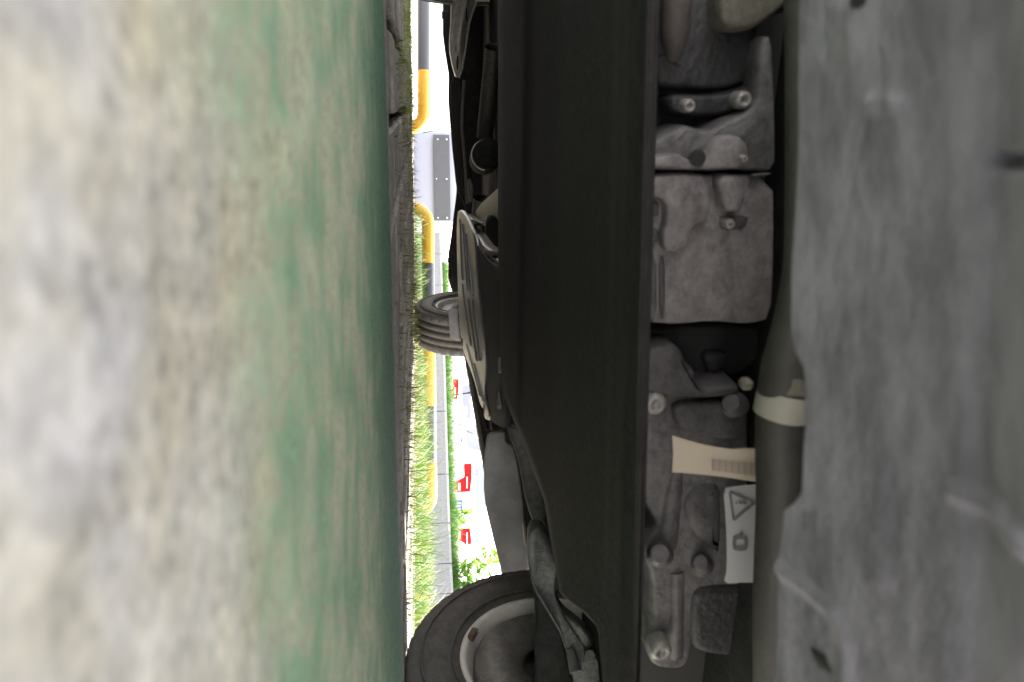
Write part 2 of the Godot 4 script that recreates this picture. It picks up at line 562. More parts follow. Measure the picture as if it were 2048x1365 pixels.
	tube(st, [atz(1352, -60, zg + 0.03), atz(1352, 60, zg + 0.03), atz(1348, 112, zg + 0.05)], [0.013, 0.012, 0.007], 16)
	build("oil_pipe", st, M.stained_steel, eng)
	st = new_st()
	plate(st, [1440, -60, 1600, -60, 1580, 4, 1540, 40, 1500, 62, 1450, 58, 1436, 30], deep.call(0.03), back, 0.03, 12, 2)
	build("mounting_bracket", st, M.clamp_ear, eng)
	st = new_st()
	plate(st, [1296, 286, 1340, 262, 1372, 249, 1392, 256, 1420, 262, 1446, 246, 1470, 234, 1498, 222, 1514, 190, 1516, 104, 1528, 70, 1548, 72, 1552, 160, 1556, 250, 1556, 346, 1490, 342, 1400, 345, 1296, 342], deep.call(0.03), back, 0.05, 9, 1)
	build("upper_housing", st, M.mid_cast, eng)
	st = new_st()
	plate(st, [1296, 312, 1360, 306, 1378, 320, 1410, 320, 1424, 288, 1440, 272, 1480, 270, 1500, 290, 1506, 338, 1400, 342, 1296, 340], deep.call(0.018), back, 0.03, 7, 1)
	build("housing_flange", st, M.aluminium, eng)
	st = new_st()
	tube(st, [atz(1395, 318, zg + 0.014), atz(1395, 318, zg + 0.03)], [0.006, 0.008], 16)
	build("drain_hole", st, M.cavity, eng)
	st = new_st()
	plate(st, [1290, 352, 1340, 346, 1400, 350, 1550, 348, 1552, 500, 1546, 640, 1500, 652, 1420, 645, 1360, 652, 1290, 648], deep.call(0.035), back, 0.05, 6, 1)
	build("oil_pan", st, M.aluminium, eng)
	st = new_st()
	plate(st, [1300, 352, 1360, 346, 1420, 350, 1426, 440, 1392, 452, 1382, 466, 1380, 498, 1360, 506, 1328, 504, 1324, 470, 1334, 440, 1330, 402, 1300, 396], deep.call(0.022), back, 0.03, 6, 1)
	build("raised_boss", st, M.aluminium, eng)
	st = new_st()
	plate(st, [1436, 350, 1496, 350, 1494, 400, 1480, 426, 1452, 426, 1440, 400], deep.call(0.02), back, 0.03, 7, 1)
	build("bolt_boss", st, M.aluminium, eng)
	st = new_st()
	plate(st, [1438, 430, 1500, 430, 1496, 452, 1482, 462, 1448, 462, 1440, 450], deep.call(0.034), back, 0.02, 3, 1)
	build("recess", st, M.dark_cast, eng)
	st = new_st()
	plate(st, [1306, 404, 1320, 404, 1320, 434, 1306, 434], deep.call(0.03), back, 0.02, 2, 1)
	plate(st, [1302, 458, 1318, 456, 1320, 486, 1302, 488], deep.call(0.03), back, 0.02, 2, 1)
	build("recess", st, M.dark_cast, eng)
	st = new_st()
	plate(st, [1318, 512, 1332, 512, 1332, 640, 1318, 640], deep.call(0.033), back, 0.02, 2, 1)
	build("recess", st, M.dark_cast, eng)
	st = new_st()
	plate(st, [1502, 348, 1546, 344, 1542, 352, 1504, 356], deep.call(0.03), back, 0.02, 2, 1)
	build("recess", st, M.dark_cast, eng)
	st = new_st()
	plate(st, [1290, 508, 1316, 506, 1318, 640, 1290, 644], deep.call(0.026), back, 0.03, 5, 1)
	plate(st, [1292, 470, 1312, 468, 1314, 500, 1292, 502], deep.call(0.026), back, 0.03, 5, 1)
	build("side_rib", st, M.mid_cast, eng)
	st = new_st()
	plate(st, [1290, 660, 1400, 648, 1520, 652, 1522, 700, 1510, 730, 1480, 752, 1420, 760, 1290, 760], deep.call(0.07), back, 0.02, 6, 1)
	plate(st, [1404, 706, 1460, 704, 1452, 736, 1420, 752], deep.call(0.06), back, 0.02, 5, 1)
	build("recess", st, M.cavity, eng)
	st = new_st()
	plate(st, [1286, 712, 1310, 694, 1344, 690, 1368, 704, 1376, 738, 1392, 740, 1394, 770, 1420, 776, 1478, 766, 1484, 790, 1440, 800, 1340, 800, 1286, 790], deep.call(0.03), back, 0.05, 9, 2)
	build("side_cover", st, M.dark_cast, eng)
	st = new_st()
	plate(st, [1286, 780, 1330, 776, 1400, 796, 1440, 800, 1486, 786, 1500, 820, 1500, 880, 1500, 1175, 1470, 1180, 1400, 1190, 1384, 1330, 1360, 1345, 1310, 1340, 1295, 1310, 1305, 1260, 1302, 1150, 1288, 1125, 1290, 1082, 1312, 1060, 1306, 1030, 1285, 1000, 1288, 900], deep.call(0.045), back, 0.05, 10, 1)
	build("gear_case", st, M.mid_cast, eng)
	st = new_st()
	plate(st, [1344, 806, 1440, 806, 1496, 800, 1500, 880, 1430, 884, 1370, 864, 1350, 850], deep.call(0.036), back, 0.03, 9, 2)
	build("case_cover", st, M.dark_cast, eng)
	st = new_st()
	plate(st, [1392, 968, 1448, 966, 1450, 1040, 1446, 1120, 1418, 1108, 1376, 1060, 1360, 1010], deep.call(0.040), back, 0.03, 24, 2)
	build("case_cover", st, M.dark_cast, eng)
	st = new_st()
	plate(st, [1386, 1176, 1440, 1168, 1510, 1170, 1510, 1290, 1480, 1322, 1420, 1318, 1382, 1300, 1376, 1230], deep.call(0.041), back, 0.03, 20, 2)
	build("case_cover", st, M.engine_dark, eng)
	st = new_st()
	tube(st, [atz(1462, 806, zg + 0.028), atz(1464, 808, zg + 0.034), atz(1470, 812, zg + 0.05)], [0.008, 0.012, 0.014], 20)
	build("cast_rib", st, M.mid_cast, eng)
	st = new_st()
	tube(st, [atz(1320, 1108, zg + 0.022), atz(1320, 1108, zg + 0.03), atz(1320, 1108, zg + 0.06)], [0.009, 0.013, 0.015], 24)
	build("cast_rib", st, M.mid_cast, eng)
	st = new_st()
	tube(st, [atz(1352, 1140, zg + 0.05), atz(1350, 1310, zg + 0.05)], 0.0095, 20)
	build("cast_rib", st, M.mid_cast, eng)
	st = new_st()
	tube(st, [atz(1402, 1126, zg + 0.03), atz(1402, 1128, zg + 0.05)], [0.007, 0.014], 18)
	build("cast_rib", st, M.mid_cast, eng)
	st = new_st()
	tube(st, [atz(1356, 900, zg + 0.054), atz(1344, 980, zg + 0.052), atz(1330, 1090, zg + 0.05)], [0.008, 0.0115, 0.0125], 20)
	build("cast_rib", st, M.mid_cast, eng)
	for b in [[1313, 811, 0.0108, 0.026], [1324, 1307, 0.0118, 0.024], [1380, 212, 0.0058, 0.036], [1490, 200, 0.0075, 0.034], [1462, 449, 0.0046, 0.02], [1490, 318, 0.0032, 0.012]]:
		st = new_st()
		var p := atz(b[0], b[1], zg + b[3])
		lathe(st, p, back, [[0.004, 0.0005], [0.004, b[2] * 0.34], [0.0, b[2] * 0.4], [-0.001, b[2] * 0.62], [0.0, b[2] * 0.8], [0.003, b[2]], [0.02, b[2] * 1.02]], 28)
		build("bolt", st, M.bolt, eng)

	# the hose across the car, with its clamp
	var hose := Node3D.new()
	hose.name = "coolant_hose"
	car.add_child(hose)
	var hp := []
	for q in [[1606, -120], [1606, 200], [1604, 420], [1598, 560], [1582, 680], [1570, 760], [1562, 860], [1562, 1000], [1556, 1130], [1552, 1250], [1552, 1500]]:
		hp.append(atz(q[0], q[1], zg - 0.12))
	st = new_st()
	var hpts := curve_points(hp, 8)
	var rad := []
	for i in hpts.size():
		var s := float(i) / hpts.size()
		rad.append(lerpf(0.011, 0.0185, smoothstep(0.25, 0.5, s)))
	tube(st, hpts, rad, 28)
	build("hose_wall", st, M.hose, hose)
	st = new_st()
	tube(st, [atz(1575, 780, zg - 0.12), atz(1569, 803, zg - 0.12), atz(1562, 830, zg - 0.12)], [0.0203, 0.0210, 0.0203], 32)
	build("hose_clamp", st, M.clamp, hose)
	st = new_st()
	tube(st, [atz(1584, 742, zg - 0.12), atz(1577, 774, zg - 0.12)], [0.0196, 0.0200], 32)
	box(st, atz(1492, 768, zg - 0.125), Vector3(0.008, 0.009, 0.010), Basis(Vector3.UP, YAW), 0.003)
	build("clamp_screw", st, M.clamp_ear, hose)

	# paper tag, and the warning label next to it
	var lab := Node3D.new()
	lab.name = "paper_tag"
	car.add_child(lab)
	st = new_st()
	sheet(st, 20, 10, func(u: float, v: float) -> Vector3:
		var px := lerpf(1345, 1530, u)
		var top := lerpf(872.0, 898.0, minf(1.0, u * 1.5)) + 8.0 * sin(PI * minf(1.0, u * 1.3)) * 0.6
		var bot := lerpf(945.0, 968.0, u) - 3.0 * sin(PI * u)
		return atz(px + 4.0 * (0.5 - absf(v - 0.5)) * (1.0 - u), lerpf(top, bot, v), zg - 0.03 - 0.010 * u * u - 0.006 * sin(u * 2.6)), back * 0.0008)
	build("tag_sheet", st, M.cream_paper, lab)
	st = new_st(false)
	for k in 22:                                                            # the print: fine bars
		var u := (1424.0 + k * 4.2 - 1345.0) / 185.0
		var w := (1424.0 + k * 4.2 + (2.6 if k % 3 else 3.6) - 1345.0) / 185.0
		var q := []
		for e in [[u, 0.42], [w, 0.42], [w, 0.82], [u, 0.82]]:
			var top: float = lerpf(872.0, 898.0, minf(1.0, e[0] * 1.5)) + 8.0 * sin(PI * minf(1.0, e[0] * 1.3)) * 0.6
			var bot: float = lerpf(945.0, 968.0, e[0]) - 3.0 * sin(PI * e[0])
			q.append(atz(lerpf(1345, 1530, e[0]), lerpf(top, bot, e[1]), zg - 0.031 - 0.010 * e[0] * e[0] - 0.006 * sin(e[0] * 2.6)))
		quad(st, q[0], q[1], q[2], q[3])
	build("barcode", st, M.grey_print, lab, false)
	var warn := Node3D.new()
	warn.name = "warning_label"
	car.add_child(warn)
	var lp := func(px: float, py: float) -> Vector3: return atz(px, py, zg - 0.01 - 0.00012 * (px - 1450.0))
	var lq := func(px: float, py: float) -> Vector3: return atz(px, py, zg - 0.0112 - 0.00012 * (px - 1450.0))
	st = new_st()
	plate(st, [1447, 978, 1470, 974, 1540, 968, 1540, 1168, 1490, 1166, 1448, 1169, 1455, 1140, 1453, 1040], lp, back, 0.0012, 1.5, 1)
	build("label_sheet", st, M.white_paper, warn)
	st = new_st(false)
	var tri_pts := [Vector2(1460, 984), Vector2(1468, 1041), Vector2(1510, 1006)]
	for i in 3:                                                             # warning triangle, drawn as three bars
		var a: Vector2 = tri_pts[i]
		var b: Vector2 = tri_pts[(i + 1) % 3]
		var n := (b - a).orthogonal().normalized() * 2.6
		quad(st, lq.call(a.x - n.x, a.y - n.y), lq.call(b.x - n.x, b.y - n.y), lq.call(b.x + n.x, b.y + n.y), lq.call(a.x + n.x, a.y + n.y))
	for q in [[1478, 1003, 1494, 1009], [1472, 1005, 1475, 1009], [1480, 1064, 1486, 1072]]:
		quad(st, lq.call(q[0], q[1]), lq.call(q[2], q[1]), lq.call(q[2], q[3]), lq.call(q[0], q[3]))
	build("warning_print", st, M.black_print, warn, false)
	st = new_st()
	for k in 24:                                                            # ring shaped pictogram
		var a0 := TAU * k / 24.0
		var a1 := TAU * (k + 1) / 24.0
		var c := Vector2(1481, 1087)
		var ps := []
		for e in [[a0, 8.0], [a1, 8.0], [a1, 16.0], [a0, 16.0]]:
			var sq: float = maxf(absf(cos(e[0])), absf(sin(e[0])))
			ps.append(lq.call(c.x + cos(e[0]) * e[1] / pow(sq, 0.5), c.y + sin(e[0]) * e[1] / pow(sq, 0.5)))
		quad(st, ps[0], ps[1], ps[2], ps[3])
	build("pictogram", st, M.black_print, warn, false)

	# ---- suspension and what hangs behind the subframe, near the front wheel
	st = new_st()
	plate(st, [1014, 838, 1052, 858, 1076, 908, 1088, 966, 1100, 1038, 1092, 1056, 1066, 1050, 1050, 1000, 1042, 950, 1030, 900, 1016, 870], func(a, b): return at(a, b, 1.52), -fwd * -1.0, 0.05, 12, 2)
	build("subframe_bracket", st, M.dark_cast, car)
	st = new_st()
	plate(st, [1056, 1056, 1080, 1050, 1104, 1080, 1118, 1134, 1108, 1186, 1124, 1226, 1172, 1262, 1196, 1306, 1206, 1420, 1160, 1420, 1126, 1280, 1092, 1222, 1066, 1180, 1054, 1120], func(a, b): return at(a, b, 1.36 + 0.02 * sin(a * 0.09) * cos(b * 0.05)), fwd, 0.05, 6, 1)
	build("control_arm", st, M.control_arm, car)
	st = new_st()
	tube(st, [at(1180, 1312, 1.33), at(1180, 1312, 1.37)], [0.009, 0.013], 20)
	tube(st, [at(1152, 1345, 1.33), at(1140, 1300, 1.35)], [0.012, 0.008], 12)
	build("ball_joint", st, M.control_arm, car)
	st = new_st()
	plate(st, [1066, 1176, 1078, 1172, 1100, 1212, 1128, 1280, 1156, 1400, 1156, 1450, 1064, 1450, 1072, 1340, 1066, 1290, 1072, 1240], func(a, b): return at(a, b, 1.39), fwd, 0.06, 6, 1)
	build("strut_foot", st, M.black_plastic, car)
	# fender liner behind the front wheel
	st = new_st()
	plate(st, [974, 876, 982, 868, 1010, 864, 1012, 890, 1026, 892, 1036, 930, 1046, 1000, 1050, 1060, 1062, 1160, 1010, 1175, 1002, 1142, 984, 1070, 968, 1000, 969, 920], func(a, b): return atz(a, b, 1.66 - 0.0006 * (b - 900.0) * 0.3), back, 0.012, 3, 1)
	build("fender_liner", st, M.liner, car)
	st = new_st()
	plate(st, [984, 842, 1012, 836, 1013, 862, 984, 866], func(a, b): return atz(a, b, 1.70), back, 0.05, 2, 0)
	build("liner_pocket", st, M.subframe, car)
	st = new_st()
	plate(st, [983, 840, 1013, 834, 1014, 842, 984, 848], func(a, b): return atz(a, b, 1.68), back, 0.02, 1, 0)
	plate(st, [982, 838, 985, 838, 985, 864, 982, 862], func(a, b): return atz(a, b, 1.68), back, 0.02, 0.6, 0)
	build("pocket_gap", st, M.cavity, car)
	st = new_st()
	plate(st, [1046, 1046, 1052, 1052, 1054, 1100, 1048, 1092], func(a, b): return atz(a, b, 1.6), back, 0.02, 1.5, 1)
	build("liner_clip", st, M.clamp, car)

	# ---- side undercover along the right of the car, seen at a grazing angle
	var flat := func(px: float, py: float) -> Vector3: return on_level(px, py, 0.2 + 0.00002 * (px - 900.0))
	st = new_st()
	plate(st, [913, 424, 922, 419, 932, 432, 938, 448, 948, 470, 952, 520, 956, 580, 963, 640, 970, 690, 973, 730, 968, 790, 978, 826, 976, 842, 968, 838, 958, 806, 950, 770, 938, 735, 930, 716, 922, 690, 917, 640, 914, 560, 912, 480], flat, Vector3.UP, 0.012, 1.5, 1)
	build("floor_undercover", st, M.cover_light, car)
	for q in [[921, 440, 926, 560], [927, 450, 937, 580], [933, 470, 945, 590], [926, 570, 943, 690], [938, 600, 955, 720], [947, 600, 962, 720], [935, 690, 962, 790], [950, 730, 968, 800]]:   # long stiffening ribs
		st = new_st()
		tube(st, [flat.call(q[0], q[1]), flat.call(q[2], q[3])], 0.006, 8)
		build("undercover_rib", st, M.cover_light, car)
	st = new_st()
	plate(st, [930, 428, 938, 436, 950, 446, 947, 452, 936, 450, 940, 458, 954, 470, 966, 490, 982, 504, 984, 514, 1000, 522, 1010, 530, 1006, 540, 986, 532, 972, 512, 956, 492, 944, 476, 936, 460, 932, 444], func(a, b): return on_level(a, b, 0.215), Vector3.UP, 0.03, 1.5, 0)
	build("undercover_flange", st, M.cover_light, car)
	st = new_st()
	plate(st, [966, 499, 984, 504, 984, 516, 968, 514], func(a, b): return on_level(a, b, 0.21), Vector3.UP, 0.03, 1.0, 0)
	build("flange_clip", st, M.dark_cast, car)
	st = new_st()
	plate(st, [948, 484, 972, 514, 990, 534, 1012, 532, 1014, 860, 990, 850, 976, 838, 968, 790, 973, 730, 970, 690, 962, 640, 955, 560], func(a, b): return on_level(a, b, 0.207), Vector3.UP, 0.012, 1.5, 1)
	build("inner_undercover", st, M.black_plastic, car)
	st = new_st()
	tube(st, [on_level(1000, 715, 0.205), on_level(1001, 746, 0.205)], 0.006, 8)
	tube(st, [on_level(998, 790, 0.205), on_level(1001, 815, 0.205)], 0.008, 8)
	build("undercover_stud", st, M.mid_cast, car)
	st = new_st()
	plate(st, [896, 619, 914, 617, 920, 672, 917, 682, 900, 676], func(a, b): return at(a, b, 3.4), fwd, 0.01, 1.0, 0)
	build("rear_deflector", st, M.liner, car)
	st = new_st()
	plate(st, [920, 672, 932, 690, 934, 710, 926, 700], func(a, b): return at(a, b, 3.0), fwd, 0.02, 1.0, 1)
	plate(st, [946, 790, 962, 812, 978, 852, 974, 866, 964, 832, 950, 806], func(a, b): return at(a, b, 2.0), fwd, 0.02, 1.0, 1)
	build("jacking_point", st, M.black_plastic, car)

	# ---- rear of the car
	st = new_st()
	var edge_r := [[-260, 884], [0, 886], [68, 886], [100, 890], [150, 898], [200, 897], [240, 900], [300, 905], [366, 912], [378, 914], [400, 912], [430, 908], [480, 902], [510, 897], [560, 897], [584, 904], [620, 925]]
	sheet(st, 6, 96, func(u: float, v: float) -> Vector3:
		var py := lerpf(-250, 618, v)
		var px := 890.0
		for i in edge_r.size() - 1:
			if py >= edge_r[i][0] and py <= edge_r[i + 1][0]:
				px = lerpf(edge_r[i][1], edge_r[i + 1][1], (py - edge_r[i][0]) / float(edge_r[i + 1][0] - edge_r[i][0]))
		return atz(px + u * 190.0, py, 4.5 - 0.05 * sin(u * PI)), back * 0.05)
	build("rear_bumper", st, M.black_plastic, car)
	st = new_st(false)
	box(st, atz(889, 30, 4.45), Vector3(0.04, 0.03, 0.03), tb, 0.004)
	box(st, atz(898, 520, 4.45), Vector3(0.03, 0.016, 0.03), tb, 0.004)
	box(st, atz(899, 548, 4.45), Vector3(0.06, 0.016, 0.03), tb, 0.004)
	build("bumper_clip", st, M.black_plastic, car, false)

	# rear silencer: a pressed shell with a folded seam and a pinched end
	var ex := Node3D.new()
	ex.name = "exhaust_silencer"
	car.add_child(ex)
	var low := [[-200, 903], [0, 903], [40, 902], [80, 899], [105, 900], [130, 905], [150, 910], [160, 916]]
	var high := [[-200, 960], [0, 956], [20, 947], [50, 938], [90, 933], [120, 928], [145, 924], [160, 917]]
	var edge2 := func(list: Array, py: float) -> float:
		for i in list.size() - 1:
			if py <= list[i + 1][0]:
				return lerpf(list[i][1], list[i + 1][1], (py - list[i][0]) / float(list[i + 1][0] - list[i][0]))
		return list[-1][1]
	st = new_st()
	sheet(st, 28, 60, func(u: float, v: float) -> Vector3:
		var py := lerpf(-200, 160, v)
		var px := lerpf(edge2.call(low, py), edge2.call(high, py), u)
		var swell := sin(PI * u)
		var z := 4.15 - 0.10 * pow(swell, 0.6) * smoothstep(1.0, 0.8, v)
		z += 0.012 * bump(u, 0.28 + 0.06 * sin(v * 5.0), 0.05) - 0.012 * bump(u, 0.6, 0.08) * smoothstep(0.9, 0.5, v)
		return atz(px, py, z), back * 0.08)
	build("shell", st, M.muffler, ex)
	st = new_st()
	var seam := []
	for k in 20:
		var py := lerpf(-200, 158, k / 19.0)
		seam.append(atz(edge2.call(high, py) - 1.0, py, 4.12))
	tube(st, seam, 0.006, 8)
	seam = []
	for k in 20:
		var py := lerpf(-200, 158, k / 19.0)
		seam.append(atz(edge2.call(low, py) + 1.0, py, 4.12))
	tube(st, seam, 0.004, 8)
	build("seam", st, M.muffler, ex)
	st = new_st()
	plate(st, [914, 112, 917, 110, 918, 126, 916, 141, 913, 139, 912, 128], func(a, b): return atz(a, b, 4.03), back, 0.01, 0.5, 1)
	plate(st, [932, 16, 934, 14, 934, 42, 931, 44], func(a, b): return atz(a, b, 4.03), back, 0.01, 0.5, 1)
	plate(st, [911, 92, 913, 92, 913, 104, 911, 104], func(a, b): return atz(a, b, 4.03), back, 0.01, 0.5, 1)
	build("slot", st, M.cavity, ex)
	# heat shield strip, pipes and hangers beside it
	st = new_st()
	plate(st, [902, 150, 922, 158, 930, 200, 934, 260, 940, 330, 948, 380, 954, 440, 936, 432, 924, 400, 914, 380, 906, 300, 900, 240], func(a, b): return atz(a, b, 4.1), back, 0.02, 3, 1)
	build("heat_shield", st, M.subframe, car)
	st = new_st()
	tube(st, curve_points([atz(928, 160, 4.0), atz(924, 250, 4.0), atz(930, 330, 4.0), atz(934, 408, 4.0)], 6), 0.008, 10)
	build("brake_pipe", st, M.pipe, car)
	st = new_st()
	tube(st, curve_points([atz(1000, 90, 3.6), atz(992, 200, 3.6), atz(996, 330, 3.6), atz(990, 460, 3.6)], 6), 0.012, 10)
	build("brake_pipe", st, M.pipe, car)
	st = new_st()
	var prof := []
	for k in 60: prof.append([-0.22 + 0.0075 * k, 0.036 + 0.003 * sin(k * PI)])
	for k in 60: prof[k][1] += 0.003 if k % 2 else -0.003
	lathe(st, atz(978, 190, 3.5), (atz(985, 90, 3.4) - atz(968, 260, 3.6)).normalized(), prof, 24)
	lathe(st, atz(962, 395, 3.7), (atz(968, 330, 3.6) - atz(958, 430, 3.7)).normalized(), prof.slice(0, 30), 20)
	build("flexible_pipe", st, M.pipe, car)
	st = new_st()
	lathe(st, atz(974, 310, 3.5), cw(0.2, 0.0, 1).normalized(), [[-0.06, 0.002], [-0.06, 0.05], [-0.055, 0.066], [-0.04, 0.07], [0.2, 0.07]], 32)
	build("resonator", st, M.black_plastic, car)
	st = new_st()
	var ringp := []
	for k in 14:
		var a := PI * (0.55 + 0.9 * k / 13.0)
		ringp.append(atz(974, 310, 3.44) + img_right * cos(a) * 0.071 + img_up * sin(a) * 0.071)
	tube(st, ringp, 0.003, 8)
	build("resonator_rim", st, M.muffler, car)
	st = new_st()
	lathe(st, atz(983, 430, 3.2), (atz(960, 440, 3.2) - atz(1000, 400, 3.2)).normalized(), [[-0.12, 0.06], [0.0, 0.066], [0.035, 0.06], [0.05, 0.045], [0.055, 0.01]], 28)
	build("filter_canister", st, M.fibre, car)
	st = new_st()
	plate(st, [934, 362, 942, 356, 948, 378, 946, 402, 938, 408, 936, 390], func(a, b): return atz(a, b, 3.95), back, 0.03, 2, 1)
	build("rubber_hanger", st, M.mid_cast, car)
	st = new_st()
	plate(st, [976, 430, 1002, 440, 1004, 520, 986, 505, 970, 480], func(a, b): return atz(a, b, 3.0), back, 0.05, 5, 2)
	build("tank_strap", st, M.black_plastic, car)
	st = new_st(false)
	box(st, atz(984, 491, 2.9), Vector3(0.016, 0.004, 0.01), tb, 0.001)
	build("strap_clip", st, M.clamp, car, false)

	# ---- wheels
	var out := cw(1, 0, 0)
	var wf := make_wheel(car, cw(1.20, 0.298, 1.27), cw(cos(0.0), 0, sin(0.0)), 0.305, 0.176, 0.2)
	make_wheel(car, cw(1.165, 0.298, 3.93), out, 0.305, 0.176, 0.225, 0.008)
	make_wheel(car, cw(-0.575, 0.298, 3.93), -out, 0.305, 0.176, 0.2)
	make_wheel(car, cw(-0.50, 0.298, 1.26), -out, 0.305, 0.176, 0.2)
	st = new_st(false)
	var hub := cw(1.20, 0.298, 1.27) - out * 0.088
	var dir := (at(1004, 1236, 1.5) - at(1105, 1350, 1.5))
	dir = (dir - out * dir.dot(out)).normalized()
	box(st, hub + dir * 0.173, Vector3(0.03, 0.014, 0.016), Basis(dir.cross(out), dir, out), 0.002)
	build("wheel_weight", st, M.rust, wf, false)

# ---------------------------------------------------------------- the ground
func make_ground() -> void:
	var st := new_st(false)
	st.set_smooth_group(-1)
	quad(st, Vector3(-200, -0.05, 200), Vector3(-200, -0.05, -200), Vector3(200, -0.05, -200), Vector3(200, -0.05, 200))
	tag(build("ground", st, M.concrete, self, false), "pale concrete pavement around the parking bay", "", "", "structure")

	# the concrete slab under the lens; a worn green band runs along its far edge
	var x0 := -1.6
	var x1 := 2.0
	var z0 := -3.0
	var z1: float = 1.065
	var size := 1024
	var img := Image.create(size, size, false, Image.FORMAT_RGB8)
	var na := noise(3.2, 5, 101)
	var nb := noise(14.0, 4, 103)
	var nc := noise(60.0, 3, 105)
	var nd := noise(190.0, 2, 107)
	var pos_z := -0.15
	var tx0 := -0.75
	var span_x := 2.0
	var span_z := z1 + 0.15
	var bytes := PackedByteArray()
	bytes.resize(size * size * 3)
	for j in size:
		for i in size:
			var x := tx0 + span_x * (i + 0.5) / size
			var z := pos_z + span_z * (j + 0.5) / size
			var a := na.get_noise_2d(x, z)
			var b := nb.get_noise_2d(x, z)
			var c := nc.get_noise_2d(x, z)
			var d := nd.get_noise_2d(x, z)
			var r := 0.49 + 0.07 * a + 0.09 * b + 0.17 * c + 0.2 * d
			var col := Color(r * 1.03, r * 0.97, r * 0.85)
			var warm := clampf(0.6 + 1.2 * nb.get_noise_2d(x + 40.0, z - 7.0), 0, 1)
			col = col.lerp(Color(r * 1.07, r * 0.975, r * 0.80), warm * 0.7).lerp(Color(r * 0.98, r * 0.94, r * 0.965), (1.0 - warm) * 0.9)
			col = col * Color(1.03, 1.02, 1.0).lerp(Color(1.02, 1.0, 0.84), smoothstep(0.09, 0.16, z + 0.03 * a))
			# worn paint: mottled in the middle of the band, whole along the edge of the slab
			var t := smoothstep(0.14, 0.215, z + 0.03 * a + 0.02 * b)
			var rim := smoothstep(0.45, 0.9, z + 0.08 * a)
			var near := smoothstep(0.36, 0.2, z)
			var m_ := 0.5 + 0.42 * b + 0.34 * c + 0.3 * d + 0.2 * a
			var cover := clampf(smoothstep(0.40 - 0.1 * near - 0.55 * rim, 0.74 - 0.1 * near - 0.45 * rim, m_) * 0.72 + 0.16, 0.0, 0.95) * t
			var g := 0.9 + 0.28 * c + 0.4 * d
			var paint := Color(0.2 * g, 0.36 * g, 0.215 * g).lerp(Color(0.075 * g, 0.18 * g, 0.11 * g), rim)
			var dirt := Color(0.60 * g, 0.585 * g, 0.40 * g) * (1.0 - 0.4 * rim)
			col = col.lerp(dirt, t * 0.75)
			col = col.lerp(paint, cover)
			var s := col.linear_to_srgb()
			var at_ := (j * size + i) * 3
			bytes[at_] = int(clampf(s.r, 0, 1) * 255); bytes[at_ + 1] = int(clampf(s.g, 0, 1) * 255); bytes[at_ + 2] = int(clampf(s.b, 0, 1) * 255)
	img = Image.create_from_data(size, size, false, Image.FORMAT_RGB8, bytes)
	var m := mat(Color(1, 1, 1), 0.85)
	m.metallic_specular = 0.25
	m.albedo_texture = ImageTexture.create_from_image(img)
	m.uv1_scale = Vector3.ONE
	var slab := Node3D.new()
	slab.name = "concrete_slab"
	add_child(slab)
	tag(slab, "worn concrete slab under the car with a green painted band at its edge", "", "", "structure")
	st = new_st()
	var gx := 200
	var gz := 120
	var nh := noise(25.0, 3, 113)
	for i in gx:
		for j in gz:
			var v := []
			for q in [[0, 0], [0, 1], [1, 1], [1, 0]]:
				var u := float(i + q[0]) / gx
				var w := float(j + q[1]) / gz
				var x := tx0 + span_x * u
				var z := pos_z + span_z * w
				var drop := 0.004 * smoothstep(z1 - 0.02, z1, z)
				v.append([cw(x, 0.0016 * nh.get_noise_2d(x, z) - drop, z), Vector2(u, w)])
			for k in [0, 1, 2, 0, 2, 3]:
				st.set_uv(v[k][1])
				st.add_vertex(v[k][0])
	build("painted_surface", st, m, slab)
	st = new_st(false)
	var tb := Basis(Vector3.UP, YAW)
	box(st, cw((x0 + x1) * 0.5, -0.033, (z0 + z1) * 0.5), Vector3(x1 - x0 + 1.0, 0.06, z1 - z0), tb, 0.0)
	build("slab_body", st, M.concrete, slab, false)
	# bare edging stones along the slab
	var edging := Node3D.new()
	edging.name = "edging"
	add_child(edging)
	tag(edging, "narrow bare concrete edging between the green slab and the pavers", "", "", "structure")
	for k in 6:
		st = new_st(false)
		box(st, cw(-1.35 + 0.62 * k, -0.03, z1 + 0.055), Vector3(0.617, 0.056, 0.09), Basis(Vector3.UP, YAW + rng.randf_range(-0.006, 0.006)), 0.006)
		build("edging_stone", st, M.paver[k % 4], edging, false)

	# block pavers with open joints
	var pav := Node3D.new()
	pav.name = "block_paving"
	add_child(pav)
	tag(pav, "brown grey block paving under the car with grass in its joints", "", "", "structure")
	st = new_st(false)
	quad(st, cw(-1.8, -0.036, z1), cw(-1.8, -0.036, 5.4), cw(2.6, -0.036, 5.4), cw(2.6, -0.036, z1))
	build("joint_bed", st, M.joint, pav, false)
	var meshes := []
	for k in 4:
		var s := new_st(false)
		box(s, Vector3(), Vector3(0.143 - 0.004 * k, 0.05, 0.218 - 0.005 * k), Basis(), 0.007 + 0.003 * (k % 2))
		s.generate_normals()
		meshes.append(s.commit())
	var n := 0
	for j in 15:
		for i in 19:
			var x := -1.18 + 0.162 * i
			var z := z1 + 0.235 + 0.243 * j
			var xf := Transform3D(Basis(Vector3.UP, YAW + rng.randf_range(-0.02, 0.02)) * Basis(Vector3.RIGHT, rng.randf_range(-0.012, 0.012)) * Basis(Vector3.BACK, rng.randf_range(-0.02, 0.02)), cw(x + rng.randf_range(-0.002, 0.002), -0.030 + rng.randf_range(-0.004, 0.003), z))
			put_mesh("paver", meshes[rng.randi() % 4], M.paver[rng.randi() % 4], pav, xf)
			n += 1

